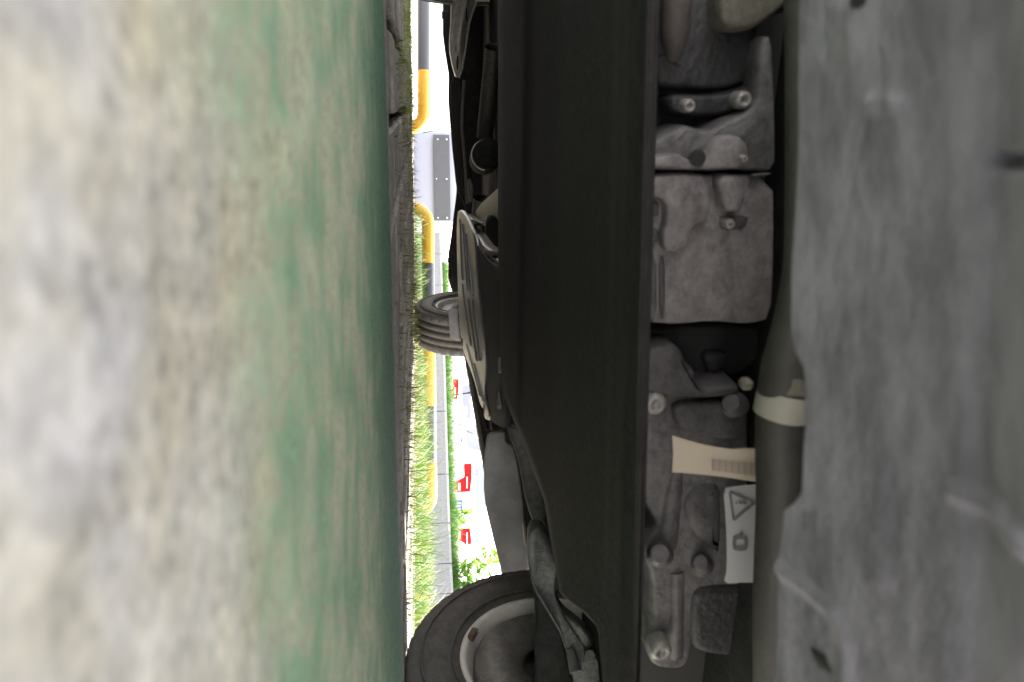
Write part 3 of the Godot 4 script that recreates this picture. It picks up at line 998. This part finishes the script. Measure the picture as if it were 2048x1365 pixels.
func blade_mesh(segs := 4, width := 0.0035) -> Mesh:
	var st := SurfaceTool.new()
	st.begin(Mesh.PRIMITIVE_TRIANGLES)
	var prev := []
	for k in segs + 1:
		var t := float(k) / segs
		var w := width * (1.0 - t * t * 0.95) * 0.5
		var c := Vector3(0.0, sin(t * 1.15) / sin(1.15), 0.45 * t * t)
		var row := [c + Vector3(-w / 0.1, 0, 0) * 1.0, c + Vector3(0, 0, -w / 0.1 * 0.35), c + Vector3(w / 0.1, 0, 0)]
		if k > 0:
			for q in 2:
				for v in [prev[q], row[q], row[q + 1], prev[q], row[q + 1], prev[q + 1]]:
					st.set_color(Color.WHITE)
					st.add_vertex(v)
		prev = row
	st.generate_normals()
	return st.commit()

func grass(called: String, label: String, spots: Array, mesh: Mesh, parent: Node = self) -> void:
	# spots: [position, height, lean, colour, spread]
	var mm := MultiMesh.new()
	mm.transform_format = MultiMesh.TRANSFORM_3D
	mm.use_colors = true
	mm.mesh = mesh
	mm.instance_count = spots.size()
	for i in spots.size():
		var s: Array = spots[i]
		var b := Basis(Vector3.UP, rng.randf() * TAU) * Basis(Vector3.RIGHT, s[2])
		mm.set_instance_transform(i, Transform3D(b.scaled_local(Vector3(0.1 * s[4], s[1], s[1])), s[0]))
		mm.set_instance_color(i, s[3])
	var o := MultiMeshInstance3D.new()
	o.name = numbered(called, parent)
	o.multimesh = mm
	o.material_override = M.blade
	parent.add_child(o, true)
	tag(o, label, "", "", "stuff")

func make_grass() -> void:
	var mesh := blade_mesh()
	var nz := noise(2.2, 3, 121)
	# tall lit grass between the car and the wheel stops
	var spots := []
	for k in 26000:
		var x := rng.randf_range(-1.2, 2.3)
		var z := rng.randf_range(2.2, 5.6)
		var w := Vector3(x, 0, -z)
		var lx := x * cos(YAW) + z * sin(YAW)
		var f := nz.get_noise_2d(x, z)
		var p := smoothstep(1.25, 1.6, lx + 0.25 * f) * smoothstep(-1.0, -0.7, x) + 0.0
		p = maxf(p, 0.8 * smoothstep(4.5, 4.8, z) * smoothstep(-0.95, -0.75, x))
		if rng.randf() > p: continue
		var g := rng.randf()
		var c := Color(0.055, 0.115, 0.010).lerp(Color(0.13, 0.16, 0.02), g * g)
		if rng.randf() < 0.15: c = Color(0.25, 0.18, 0.06)
		if rng.randf() < 0.2: c *= 0.55
		w.y = -0.035
		spots.append([w, lerpf(0.05, 0.17, pow(rng.randf(), 1.4)) * (0.9 + 0.5 * f), rng.randf_range(0.0, 0.6), c, rng.randf_range(0.7, 1.2)])
	# shorter at the left, before the first wheel stop
	for k in 3500:
		var x := rng.randf_range(-2.6, -1.0)
		var z := rng.randf_range(3.6, 4.9)
		if rng.randf() > smoothstep(-0.6, 0.3, nz.get_noise_2d(x * 1.5, z)) * smoothstep(-1.1, -1.5, x): continue
		spots.append([Vector3(x, -0.035, -z), rng.randf_range(0.025, 0.06), rng.randf_range(0.0, 0.8), Color(0.08, 0.14, 0.015).lerp(Color(0.17, 0.19, 0.035), rng.randf()), rng.randf_range(0.5, 0.9)])
	grass("grass", "bright green grass growing around the yellow and black wheel stops", spots, mesh)
	# weeds and moss in the joints, in the shade of the car
	spots = []
	for k in 15000:
		var x := rng.randf_range(-1.2, 1.85)
		var z := rng.randf_range(1.12, 4.7)
		var f := nz.get_noise_2d(x * 2.0 + 9.0, z * 2.0)
		if rng.randf() < 0.75:     # most stand in a joint
			if rng.randf() < 0.5: x = -1.18 + 0.162 * (floorf((x + 1.18) / 0.162) + 0.5) + rng.randf_range(-0.012, 0.012)
			else: z = 1.3 + 0.243 * (floorf((z - 1.3) / 0.243) + 0.5) + rng.randf_range(-0.012, 0.012)
		var p := smoothstep(0.0, 0.4, f) * 0.7 + smoothstep(-0.2, -0.6, x - z * 0.05) * smoothstep(0.4, 0.1, absf(f - 0.1)) * 0.6 + smoothstep(0.7, 1.2, x) * 0.25 + smoothstep(2.6, 3.4, z) * 0.2
		if x < 0.55 and z < 2.4: p *= 0.5
		if rng.randf() > p: continue
		var h := rng.randf_range(0.010, 0.026) * (0.6 + 0.9 * smoothstep(1.4, 3.2, z))
		if rng.randf() < 0.05: h *= 1.8
		spots.append([cw(x, -0.010, z), h, rng.randf_range(0.0, 1.0), Color(0.11, 0.12, 0.02).lerp(Color(0.24, 0.21, 0.06), rng.randf()), rng.randf_range(0.3, 0.6)])
	for k in 9000:                                            # moss and low grass thick on the far pavers at the left
		var x := rng.randf_range(-1.0, 0.35)
		var z := rng.randf_range(1.9, 4.9)
		var f := nz.get_noise_2d(x * 3.0 - 5.0, z * 2.0)
		if rng.randf() > smoothstep(-0.25, 0.2, f) * smoothstep(0.12, -0.1, x): continue
		spots.append([cw(x, -0.010, z), rng.randf_range(0.014, 0.036), rng.randf_range(0.0, 1.0), Color(0.14, 0.16, 0.02).lerp(Color(0.3, 0.29, 0.07), rng.randf()), rng.randf_range(0.3, 0.55)])
	for k in 420:                                             # wiry tufts standing against the light
		var cx := rng.randf_range(-0.1, 1.25)
		var cz := rng.randf_range(1.45, 4.4)
		if rng.randf() < 0.4: cx = rng.randf_range(0.75, 1.3)
		for q in 3 + rng.randi() % 9:
			spots.append([cw(cx + rng.randf_range(-0.04, 0.04), -0.010, cz + rng.randf_range(-0.03, 0.03)), lerpf(0.018, 0.07, pow(rng.randf(), 1.6)) * smoothstep(0.4, 2.6, cz), rng.randf_range(0.0, 1.25), Color(0.06, 0.062, 0.018).lerp(Color(0.16, 0.13, 0.05), rng.randf()), rng.randf_range(0.45, 1.0)])
	grass("joint_weeds", "short olive weeds and moss in the paving joints under the car", spots, mesh)

# ---------------------------------------------------------------- what stands outside
func wheel_stop(label: String, z: float, cuts: Array, colours: Array, lo: float, hi: float, py_from: float, py_to: float) -> void:
	# a steel pipe bent down at both ends; lo and hi: heights of its axis ends on the photograph
	var a := at(lo, py_from, z)
	var b := at(hi, py_to, z)
	var o := thing("wheel_stop", label, "wheel stop", Vector3((a.x + b.x) * 0.5, 0, (a.z + b.z) * 0.5), 0.0, "yellow and black wheel stops behind the car")
	var r := 0.044
	var bend := 0.11
	var pts := []
	var yl := a.y
	for k in 9:
		var t := PI * 0.5 * k / 8.0
		pts.append(a + Vector3(bend * (1.0 - sin(t)) - bend, 0, 0) + Vector3(bend, 0, 0) + Vector3(0, bend * (cos(t) - 1.0) * 1.0, 0))
	# run the path: ground, bend, straight, bend, ground
	var path := [Vector3(a.x, -0.06, a.z)]
	for k in 9:
		var t := PI * 0.5 * k / 8.0
		path.append(Vector3(a.x + bend * (1.0 - cos(t)), a.y - bend + bend * sin(t), a.z))
	for c in cuts:
		path.append(at(lerpf(lo, hi, (c - py_from) / (py_to - py_from)), c, z))
	for k in 9:
		var t := PI * 0.5 * k / 8.0
		path.append(Vector3(b.x - bend * (1.0 - sin(t)), b.y - bend + bend * cos(t), b.z))
	path.append(Vector3(b.x, -0.06, b.z))
	# one part per painted stretch
	var from := 0
	var n := 0
	for i in path.size():
		if (i >= 10 and i < 10 + cuts.size()) or i == path.size() - 1:
			var st := new_st()
			tube(st, path.slice(from, i + 1), r, 24, true)
			build("painted_stretch", st, M.yellow if colours[n] == "y" else M.pipe_black, o)
			from = i
			n += 1

func make_outside() -> void:
	var st: SurfaceTool
	wheel_stop("shorter wheel stop pipe, black in the middle, beside the rear silencer", 5.2, [-130, 3, 143], ["y", "k", "k", "y"], 847.0, 847.5, -260, 258)
	wheel_stop("long yellow and black wheel stop pipe in tall grass behind the rear tyre", 5.2, [527, 690, 812, 925], ["y", "k", "y", "k", "y"], 855.0, 862.0, 416, 1024)

	# raised kerb curving round a planted island
	var line := [Vector2(-1.22, 8.2), Vector2(-0.6, 7.8), Vector2(0.1, 7.3), Vector2(1.2, 6.75), Vector2(1.85, 6.2), Vector2(2.12, 5.7), Vector2(2.25, 5.1), Vector2(2.3, 3.5)]
	var smooth := curve_points(line, 6)
	var kerb := Node3D.new()
	kerb.name = "kerb"
	add_child(kerb)
	tag(kerb, "grey stone kerb curving past the wheel stops", "", "", "structure")
	var top := 0.25
	var from := 0
	while from < smooth.size() - 1:
		var to := mini(from + 3, smooth.size() - 1)
		st = new_st()
		var outer := []
		var inner := []
		for i in range(from, to + 1):
			var d: Vector2 = (smooth[mini(i + 1, smooth.size() - 1)] - smooth[maxi(i - 1, 0)]).normalized()
			var q: Vector2 = smooth[i]
			if i == from: q += d * 0.004
			if i == to: q -= d * 0.004
			var nn := Vector2(-d.y, d.x) * -1.0
			if nn.dot(Vector2(0.5, 1.0)) < 0: nn = -nn
			outer.append(q)
			inner.append(q + nn * 0.14)
		st.set_smooth_group(-1)
		for i in outer.size() - 1:
			var sec := []
			for q in [outer[i], outer[i + 1]]: sec.append(Vector3(q.x, 0, -q.y))
			for q in [inner[i], inner[i + 1]]: sec.append(Vector3(q.x, 0, -q.y))
			var v := func(p: Vector3, y: float) -> Vector3: return Vector3(p.x, y, p.z)
			var cham := 0.02
			var e0: Vector3 = sec[0].lerp(sec[2], 0.14)
			var e1: Vector3 = sec[1].lerp(sec[3], 0.14)
			quad(st, v.call(sec[0], -0.06), v.call(sec[1], -0.06), v.call(sec[1], top - cham), v.call(sec[0], top - cham))
			quad(st, v.call(sec[0], top - cham), v.call(sec[1], top - cham), v.call(e1, top), v.call(e0, top))
			quad(st, v.call(e0, top), v.call(e1, top), v.call(sec[3], top), v.call(sec[2], top))
			quad(st, v.call(sec[2], top), v.call(sec[3], top), v.call(sec[3], -0.06), v.call(sec[2], -0.06))
			if i == 0: quad(st, v.call(sec[0], -0.06), v.call(sec[0], top), v.call(sec[2], top), v.call(sec[2], -0.06))
			if i == outer.size() - 2: quad(st, v.call(sec[1], -0.06), v.call(sec[3], -0.06), v.call(sec[3], top), v.call(sec[1], top))
		build("kerb_stone", st, M.kerb, kerb, false)
		from = to
	# soil and grass of the island
	st = new_st(false)
	var isl := PackedVector2Array()
	for q in smooth:
		isl.append(q + Vector2(0.08, 0.1))
	isl.append(Vector2(6.0, 3.5)); isl.append(Vector2(6.0, 9.0)); isl.append(Vector2(-0.9, 10.8))
	var idx := Geometry2D.triangulate_polygon(isl)
	for i in range(0, idx.size(), 3):
		tri(st, Vector3(isl[idx[i]].x, 0.22, -isl[idx[i]].y), Vector3(isl[idx[i + 1]].x, 0.22, -isl[idx[i + 1]].y), Vector3(isl[idx[i + 2]].x, 0.22, -isl[idx[i + 2]].y))
	tag(build("island_soil", st, M.soil, self, false), "bare soil of the planted island behind the kerb", "", "", "structure")
	var spots := []
	var mesh := blade_mesh()
	for k in 26000:
		var t := rng.randf() * (smooth.size() - 1.001)
		var i := int(t)
		var q: Vector2 = (smooth[i] as Vector2).lerp(smooth[i + 1], t - i) + Vector2(0.5, 0.9) * (0.15 + rng.randf() * 0.55)
		if q.x < -0.9: continue
		spots.append([Vector3(q.x, 0.215, -q.y), rng.randf_range(0.09, 0.17), rng.randf_range(0.0, 0.5), Color(0.04, 0.11, 0.011).lerp(Color(0.09, 0.15, 0.02), rng.randf()), rng.randf_range(0.8, 1.4)])
	grass("grass", "green lawn edge growing behind the grey kerb", spots, mesh)

	# cabinet with a riveted plate
	var zc := 8.4
	var c0 := at(840, 262, zc)
	var c1 := at(840, 442, zc)
	var cab := thing("equipment_cabinet", "pale lavender steel cabinet with a dark riveted plate on its front", "cabinet", Vector3((c0.x + c1.x) * 0.5, 0, c0.z - 0.2))
	st = new_st(false)
	box(st, Vector3((c0.x + c1.x) * 0.5, 0.55, c0.z - 0.22), Vector3(c1.x - c0.x, 1.2, 0.4), Basis(), 0.01)
	build("cabinet_box", st, M.cabinet, cab, false)
	st = new_st(false)
	var pa := at(866, 270, zc)
	var pb := at(901, 441, zc)
	box(st, (pa + pb) * 0.5 + Vector3(0, 0, 0.0), Vector3(pb.x - pa.x, pb.y - pa.y, 0.02), Basis(), 0.003)
	build("cover_plate", st, M.rivet_plate, cab, false)
	for q in [[893, 279], [875, 279], [873, 358], [893, 358], [876, 436], [894, 436]]:
		st = new_st()
		lathe(st, at(q[0], q[1], zc - 0.012), Vector3(0, 0, 1), [[-0.01, 0.012], [0.0, 0.011], [0.005, 0.007], [0.006, 0.001]], 12)
		build("rivet", st, M.steel, cab)
	# pale panelled wall far left, and what leans on it
	var wall := thing("garden_wall", "pale panelled wall far behind the shorter wheel stop", "wall", Vector3(-6.5, 0, -12.3))
	for i in 10:
		for j in 4:
			st = new_st(false)
			box(st, Vector3(-10.5 + 0.9 * i, 0.12 + 0.6 * j + 0.15, -12.3), Vector3(0.892, 0.592, 0.16), Basis(), 0.006)
			build("panel", st, M.pale_wall, wall, false)
	st = new_st()
	tube(st, [at(858, 158, 9.5), at(875, 176, 9.5), at(900, 200, 9.5), at(960, 236, 9.5)], 0.05, 16)
	tag(build("white_pipe", st, M.white_pipe), "white pipe slanting upwards behind the bend of the shorter wheel stop", "pipe")
	st = new_st()
	tube(st, curve_points([at(846, 266, 8.3), at(860, 263, 8.2), at(872, 262, 8.2), at(886, 257, 8.2), at(905, 253, 8.2), at(960, 240, 8.2)], 5), 0.006, 8)
	tag(build("green_cable", st, M.green_cable), "thin green cable running down beside the cabinet", "cable")

	# shrub on the island
	make_shrub("leafy_shrub", "bright leafy shrub whose foliage touches the outline of the front tyre", on_level(925, 1150, 0.24), at(930, 1150, 6.4), 0.95, 300, 131)
	make_shrub("leafy_shrub", "sparse low shrub in front of the white car's number plate", Vector3(), at(905, 1042, 7.0), 0.26, 45, 133)

	# white saloons parked beyond
	var proto := make_saloon()
	place_saloon(proto, at(893, 1022, 14.6), 0.25, "nearer white saloon beyond the kerb with blue plate and two red lamps")
	var d := proto.duplicate() as Node3D
	d.name = numbered("saloon_car", self)
	add_child(d)
	place_saloon(d, at(893, 828, 19.6), 0.2, "farther white saloon showing one red lamp behind the thin dark stake")
	# thin dark stake
	st = new_st()
	tube(st, [at(880, 793, 9.0), at(893, 792, 9.0), at(934, 787, 9.0), at(944, 785, 9.0)], [0.008, 0.008, 0.010, 0.018], 8)
	tag(build("plant_stake", st, M.trim), "thin dark stake standing in front of the farther red lamp", "stake")

func place_saloon(o: Node3D, where: Vector3, turn: float, label: String) -> void:
	o.position = Vector3(where.x, -0.05, where.z)
	o.rotation.y = turn
	tag(o, label, "car", "white saloons parked beyond the kerb")

func make_saloon() -> Node3D:
	# tail at the origin facing +z, nose towards -z
	var o := thing("saloon_car", "", "car", Vector3())
	var w := 0.88
	# cross sections: [z, sill y, waist y, half width at waist, roof y, half width of the roof]
	var secs := [[0.0, 0.42, 0.98, 0.74, 1.0, 0.60], [-0.12, 0.34, 1.04, 0.82, 1.06, 0.66], [-0.55, 0.26, 1.04, 0.86, 1.08, 0.66], [-0.7, 0.24, 1.0, 0.87, 1.12, 0.64], [-1.3, 0.22, 0.97, 0.88, 1.42, 0.56], [-2.0, 0.22, 0.95, 0.88, 1.47, 0.56], [-2.7, 0.22, 0.93, 0.88, 1.42, 0.56], [-3.5, 0.24, 0.92, 0.87, 1.0, 0.66], [-4.2, 0.28, 0.78, 0.82, 0.82, 0.6], [-4.55, 0.36, 0.62, 0.66, 0.64, 0.5]]
	var st := new_st()
	var rings := []
	for s in secs:
		var half := [Vector2(0.0, s[1]), Vector2(s[3] * 0.86, s[1]), Vector2(s[3] * 0.98, s[1] + 0.08), Vector2(s[3] * 1.01, (s[1] + s[2]) * 0.5), Vector2(s[3], s[2] - 0.06), Vector2(s[3] * 0.96, s[2]), Vector2(lerpf(s[3], s[5], 0.85), lerpf(s[2], s[4], 0.85)), Vector2(s[5] * 0.85, s[4]), Vector2(0, s[4] + 0.015)]
		var ring := []
		for q in half: ring.append(Vector3(q.x, q.y, s[0]))
		for k in range(half.size() - 2, 0, -1): ring.append(Vector3(-half[k].x, half[k].y, s[0]))
		rings.append(ring)
	for i in rings.size() - 1:
		var n: int = rings[i].size()
		for k in n:
			quad(st, rings[i][k], rings[i + 1][k], rings[i + 1][(k + 1) % n], rings[i][(k + 1) % n])
	st.set_smooth_group(-1)
	for e in [0, rings.size() - 1]:
		for k in range(1, rings[e].size() - 1):
			tri(st, rings[e][0], rings[e][k], rings[e][k + 1])
	build("body", st, M.white_paint, o)
	# glass
	for s in [-1.0, 1.0]:
		for q in [[-1.35, -2.02], [-2.1, -2.85]]:
			st = new_st(false)
			var a: float = q[0]
			var b: float = q[1]
			quad(st, Vector3(s * 0.866, 1.0, a + (0.3 if a > -1.5 else 0.0)), Vector3(s * 0.852, 0.99, b - (0.25 if b < -2.5 else 0.0)), Vector3(s * 0.635, 1.39, b + 0.1), Vector3(s * 0.635, 1.39, a - 0.05))
			build("side_window", st, M.glass_dark, o, false)
		st = new_st(false)
		box(st, Vector3(s * 0.895, 0.86, -1.5), Vector3(0.03, 0.04, 0.22), Basis(), 0.01)
		box(st, Vector3(s * 0.895, 0.86, -2.5), Vector3(0.03, 0.04, 0.22), Basis(), 0.01)
		build("door_handle", st, M.trim, o, false)
		# lamps wrap the corner
		st = new_st()
		sheet(st, 24, 8, func(u: float, v: float) -> Vector3:
			var a := lerpf(0.40, 0.89, u)
			var lo := lerpf(0.63, 0.84, smoothstep(0.6, 0.72, a))
			var hi := lerpf(0.95, 1.0, u)
			return Vector3(s * a, lerpf(lo, hi, v), (0.03 if a < 0.735 else 0.03 - (a - 0.735) * 1.5)), Vector3(0, 0, -0.012))
		build("tail_lamp", st, M.red_lens, o)
		st = new_st(false)
		box(st, Vector3(s * 0.52, 0.74, 0.028), Vector3(0.15, 0.04, 0.02), Basis(), 0.004)
		build("reversing_lens", st, M.clear_lens, o, false)
		st = new_st(false)
		box(st, Vector3(s * 0.6, 0.89, 0.028), Vector3(0.24, 0.022, 0.02), Basis(), 0.004)
		build("lamp_strip", st, M.clear_lens, o, false)
		st = new_st(false)
		box(st, Vector3(s * 1.0, 1.0, -3.0), Vector3(0.2, 0.14, 0.12), Basis(), 0.04)
		build("door_mirror", st, M.white_paint, o, false)
	st = new_st(false)
	quad(st, Vector3(-0.56, 1.13, -0.66), Vector3(-0.48, 1.40, -1.24), Vector3(0.48, 1.40, -1.24), Vector3(0.56, 1.13, -0.66))
	build("rear_window", st, M.glass_dark, o, false)
	st = new_st(false)
	box(st, Vector3(0, 0.72, 0.006), Vector3(0.44, 0.16, 0.02), Basis(), 0.004)
	var pl := build("number_plate", st, M.plate_blue, o, false)
	st = new_st(false)
	for k in 6:
		box(st, Vector3(-0.165 + 0.066 * k, 0.72, 0.018), Vector3(0.03 if k % 2 else 0.014, 0.09, 0.006), Basis(), 0.001)
	build("plate_mark", st, M.white_paint, pl, false)
	st = new_st(false)
	box(st, Vector3(0, 0.36, 0.0), Vector3(1.2, 0.12, 0.08), Basis(), 0.02)
	build("rear_diffuser", st, M.trim, o, false)
	for q in [[0.0, 0.60, 1.3], [0.0, 1.0, 1.1]]:
		st = new_st(false)
		box(st, Vector3(q[0], q[1], 0.004), Vector3(q[2], 0.012, 0.02), Basis(), 0.002)
		build("shut_line", st, M.trim, o, false)
	for sd in [-1.0, 1.0]:
		for z in [-1.25, -2.08, -3.0]:
			st = new_st(false)
			box(st, Vector3(sd * 0.878, 0.62, z), Vector3(0.02, 0.56, 0.012), Basis(), 0.002)
			build("shut_line", st, M.trim, o, false)
	for s in [-1.0, 1.0]:
		for z in [-0.95, -3.6]:
			var wh := Node3D.new()
			wh.name = numbered("wheel", o)
			o.add_child(wh, true)
			st = new_st()
			lathe(st, Vector3(s * 0.78, 0.32, z), Vector3(s, 0, 0), [[-0.1, 0.2], [-0.1, 0.29], [-0.07, 0.32], [0.07, 0.32], [0.1, 0.29], [0.105, 0.22]], 32)
			build("tyre", st, M.rubber, wh)
			st = new_st()
			lathe(st, Vector3(s * 0.78, 0.32, z), Vector3(s, 0, 0), [[0.1, 0.225], [0.09, 0.2], [0.1, 0.05], [0.1, 0.001]], 32)
			build("rim", st, M.rim, wh)
	return o

func make_shrub(called: String, label: String, _unused: Vector3, base: Vector3, height: float, leaves: int, s: int) -> void:
	var r := RandomNumberGenerator.new()
	r.seed = s
	base.y = 0.22
	var o := thing(called, label, "shrub", base, 0.0)
	var st := new_st()
	var tips := []
	for k in 9:
		var dir := Vector3(r.randf_range(-0.6, 0.6), 1.0, r.randf_range(-0.5, 0.5)).normalized()
		var p1 := base + dir * height * r.randf_range(0.35, 0.5)
		var p2 := p1 + (dir + Vector3(r.randf_range(-0.5, 0.5), r.randf_range(-0.1, 0.4), r.randf_range(-0.4, 0.4))).normalized() * height * r.randf_range(0.35, 0.6)
		var pts := curve_points([base, p1, p2], 4)
		tube(st, pts, 0.0035, 6)
		for i in range(2, pts.size()): tips.append(pts[i])
	build("stem", st, M.rust, o)
	var lm := new_st()
	var leaf := func(stl: SurfaceTool, c: Vector3, b: Basis, l: float) -> void:
		var prof := [[0.0, 0.0], [0.25, 0.22], [0.55, 0.26], [0.8, 0.16], [1.0, 0.0]]
		for i in prof.size() - 1:
			for sd in [-1.0, 1.0]:
				var a := c + b * Vector3(0, 0.06 * sin(prof[i][0] * PI), prof[i][0]) * l
				var d := c + b * Vector3(0, 0.06 * sin(prof[i + 1][0] * PI), prof[i + 1][0]) * l
				var e := c + b * Vector3(sd * prof[i + 1][1], 0.08, prof[i + 1][0]) * l
				var f := c + b * Vector3(sd * prof[i][1], 0.08, prof[i][0]) * l
				for v in [a, d, e, a, e, f]: stl.add_vertex(v)
	var one := new_st()
	leaf.call(one, Vector3(), Basis(), 1.0)
	one.generate_normals()
	var lmesh := one.commit()
	var mats := []
	for c in [Color(0.08, 0.17, 0.02), Color(0.13, 0.22, 0.03), Color(0.2, 0.15, 0.05)]:
		var m := mat(c, 0.5)
		m.backlight_enabled = true
		m.backlight = Color(0.5, 0.7, 0.25)
		mats.append(m)
	for k in leaves:
		var p: Vector3 = tips[r.randi() % tips.size()] + Vector3(r.randf_range(-0.02, 0.02), r.randf_range(-0.02, 0.02), r.randf_range(-0.02, 0.02))
		var b := Basis(Vector3.UP, r.randf() * TAU) * Basis(Vector3.RIGHT, r.randf_range(-0.9, 0.7)) * Basis(Vector3.BACK, r.randf_range(-0.6, 0.6))
		var mi := 0 if r.randf() < 0.5 else (1 if r.randf() < 0.8 else 2)
		put_mesh("leaf", lmesh, mats[mi], o, Transform3D(b.scaled(Vector3.ONE * r.randf_range(0.06, 0.11)), p - base))

func _ready() -> void:
	rng.seed = 20240
	fwd = Vector3(0, sin(TILT), -cos(TILT))
	var up := Vector3(0, cos(TILT), sin(TILT))
	img_right = up * cos(ROLL) + Vector3.RIGHT * sin(ROLL)
	img_up = -Vector3.RIGHT * cos(ROLL) + up * sin(ROLL)

	var cam := Camera3D.new()
	cam.name = "camera"
	var lens := CameraAttributesPhysical.new()
	lens.frustum_focal_length = 12.0 / (682.5 / FOCAL)
	lens.frustum_near = 0.01
	lens.frustum_far = 600.0
	lens.frustum_focus_distance = 3.6
	lens.exposure_aperture = 10.0
	cam.attributes = lens
	cam.transform = Transform3D(Basis(img_right, img_up, -fwd), EYE)
	add_child(cam)
	cam.current = true

	var env := Environment.new()
	env.background_mode = Environment.BG_SKY
	var sky := Sky.new()
	var sm := ProceduralSkyMaterial.new()
	sm.sky_top_color = Color(0.70, 0.72, 0.76)
	sm.sky_horizon_color = Color(0.94, 0.935, 0.93)
	sm.sky_curve = 0.25
	sm.ground_bottom_color = Color(0.5, 0.5, 0.48)
	sm.ground_horizon_color = Color(0.8, 0.82, 0.84)
	sky.sky_material = sm
	env.sky = sky
	env.tonemap_mode = Environment.TONE_MAPPER_LINEAR
	env.tonemap_exposure = 10.0
	env.sdfgi_enabled = true
	env.ssao_enabled = true
	env.ssil_enabled = true
	var we := WorldEnvironment.new()
	we.name = "world_environment"
	we.environment = env
	add_child(we)

	var sun := DirectionalLight3D.new()
	sun.name = "sun"
	sun.light_energy = 1.1
	sun.light_color = Color(1.0, 0.96, 0.9)
	sun.light_angular_distance = 0.5
	sun.shadow_enabled = true
	add_child(sun)
	var from_sun := Vector3(0.55, 1.0, -0.5)                     # the sun stands ahead and to the right
	sun.look_at_from_position(from_sun * 10.0, Vector3.ZERO, Vector3.UP)

	make_materials()
	make_ground()
	make_outside()
	make_car_above()
	make_grass()
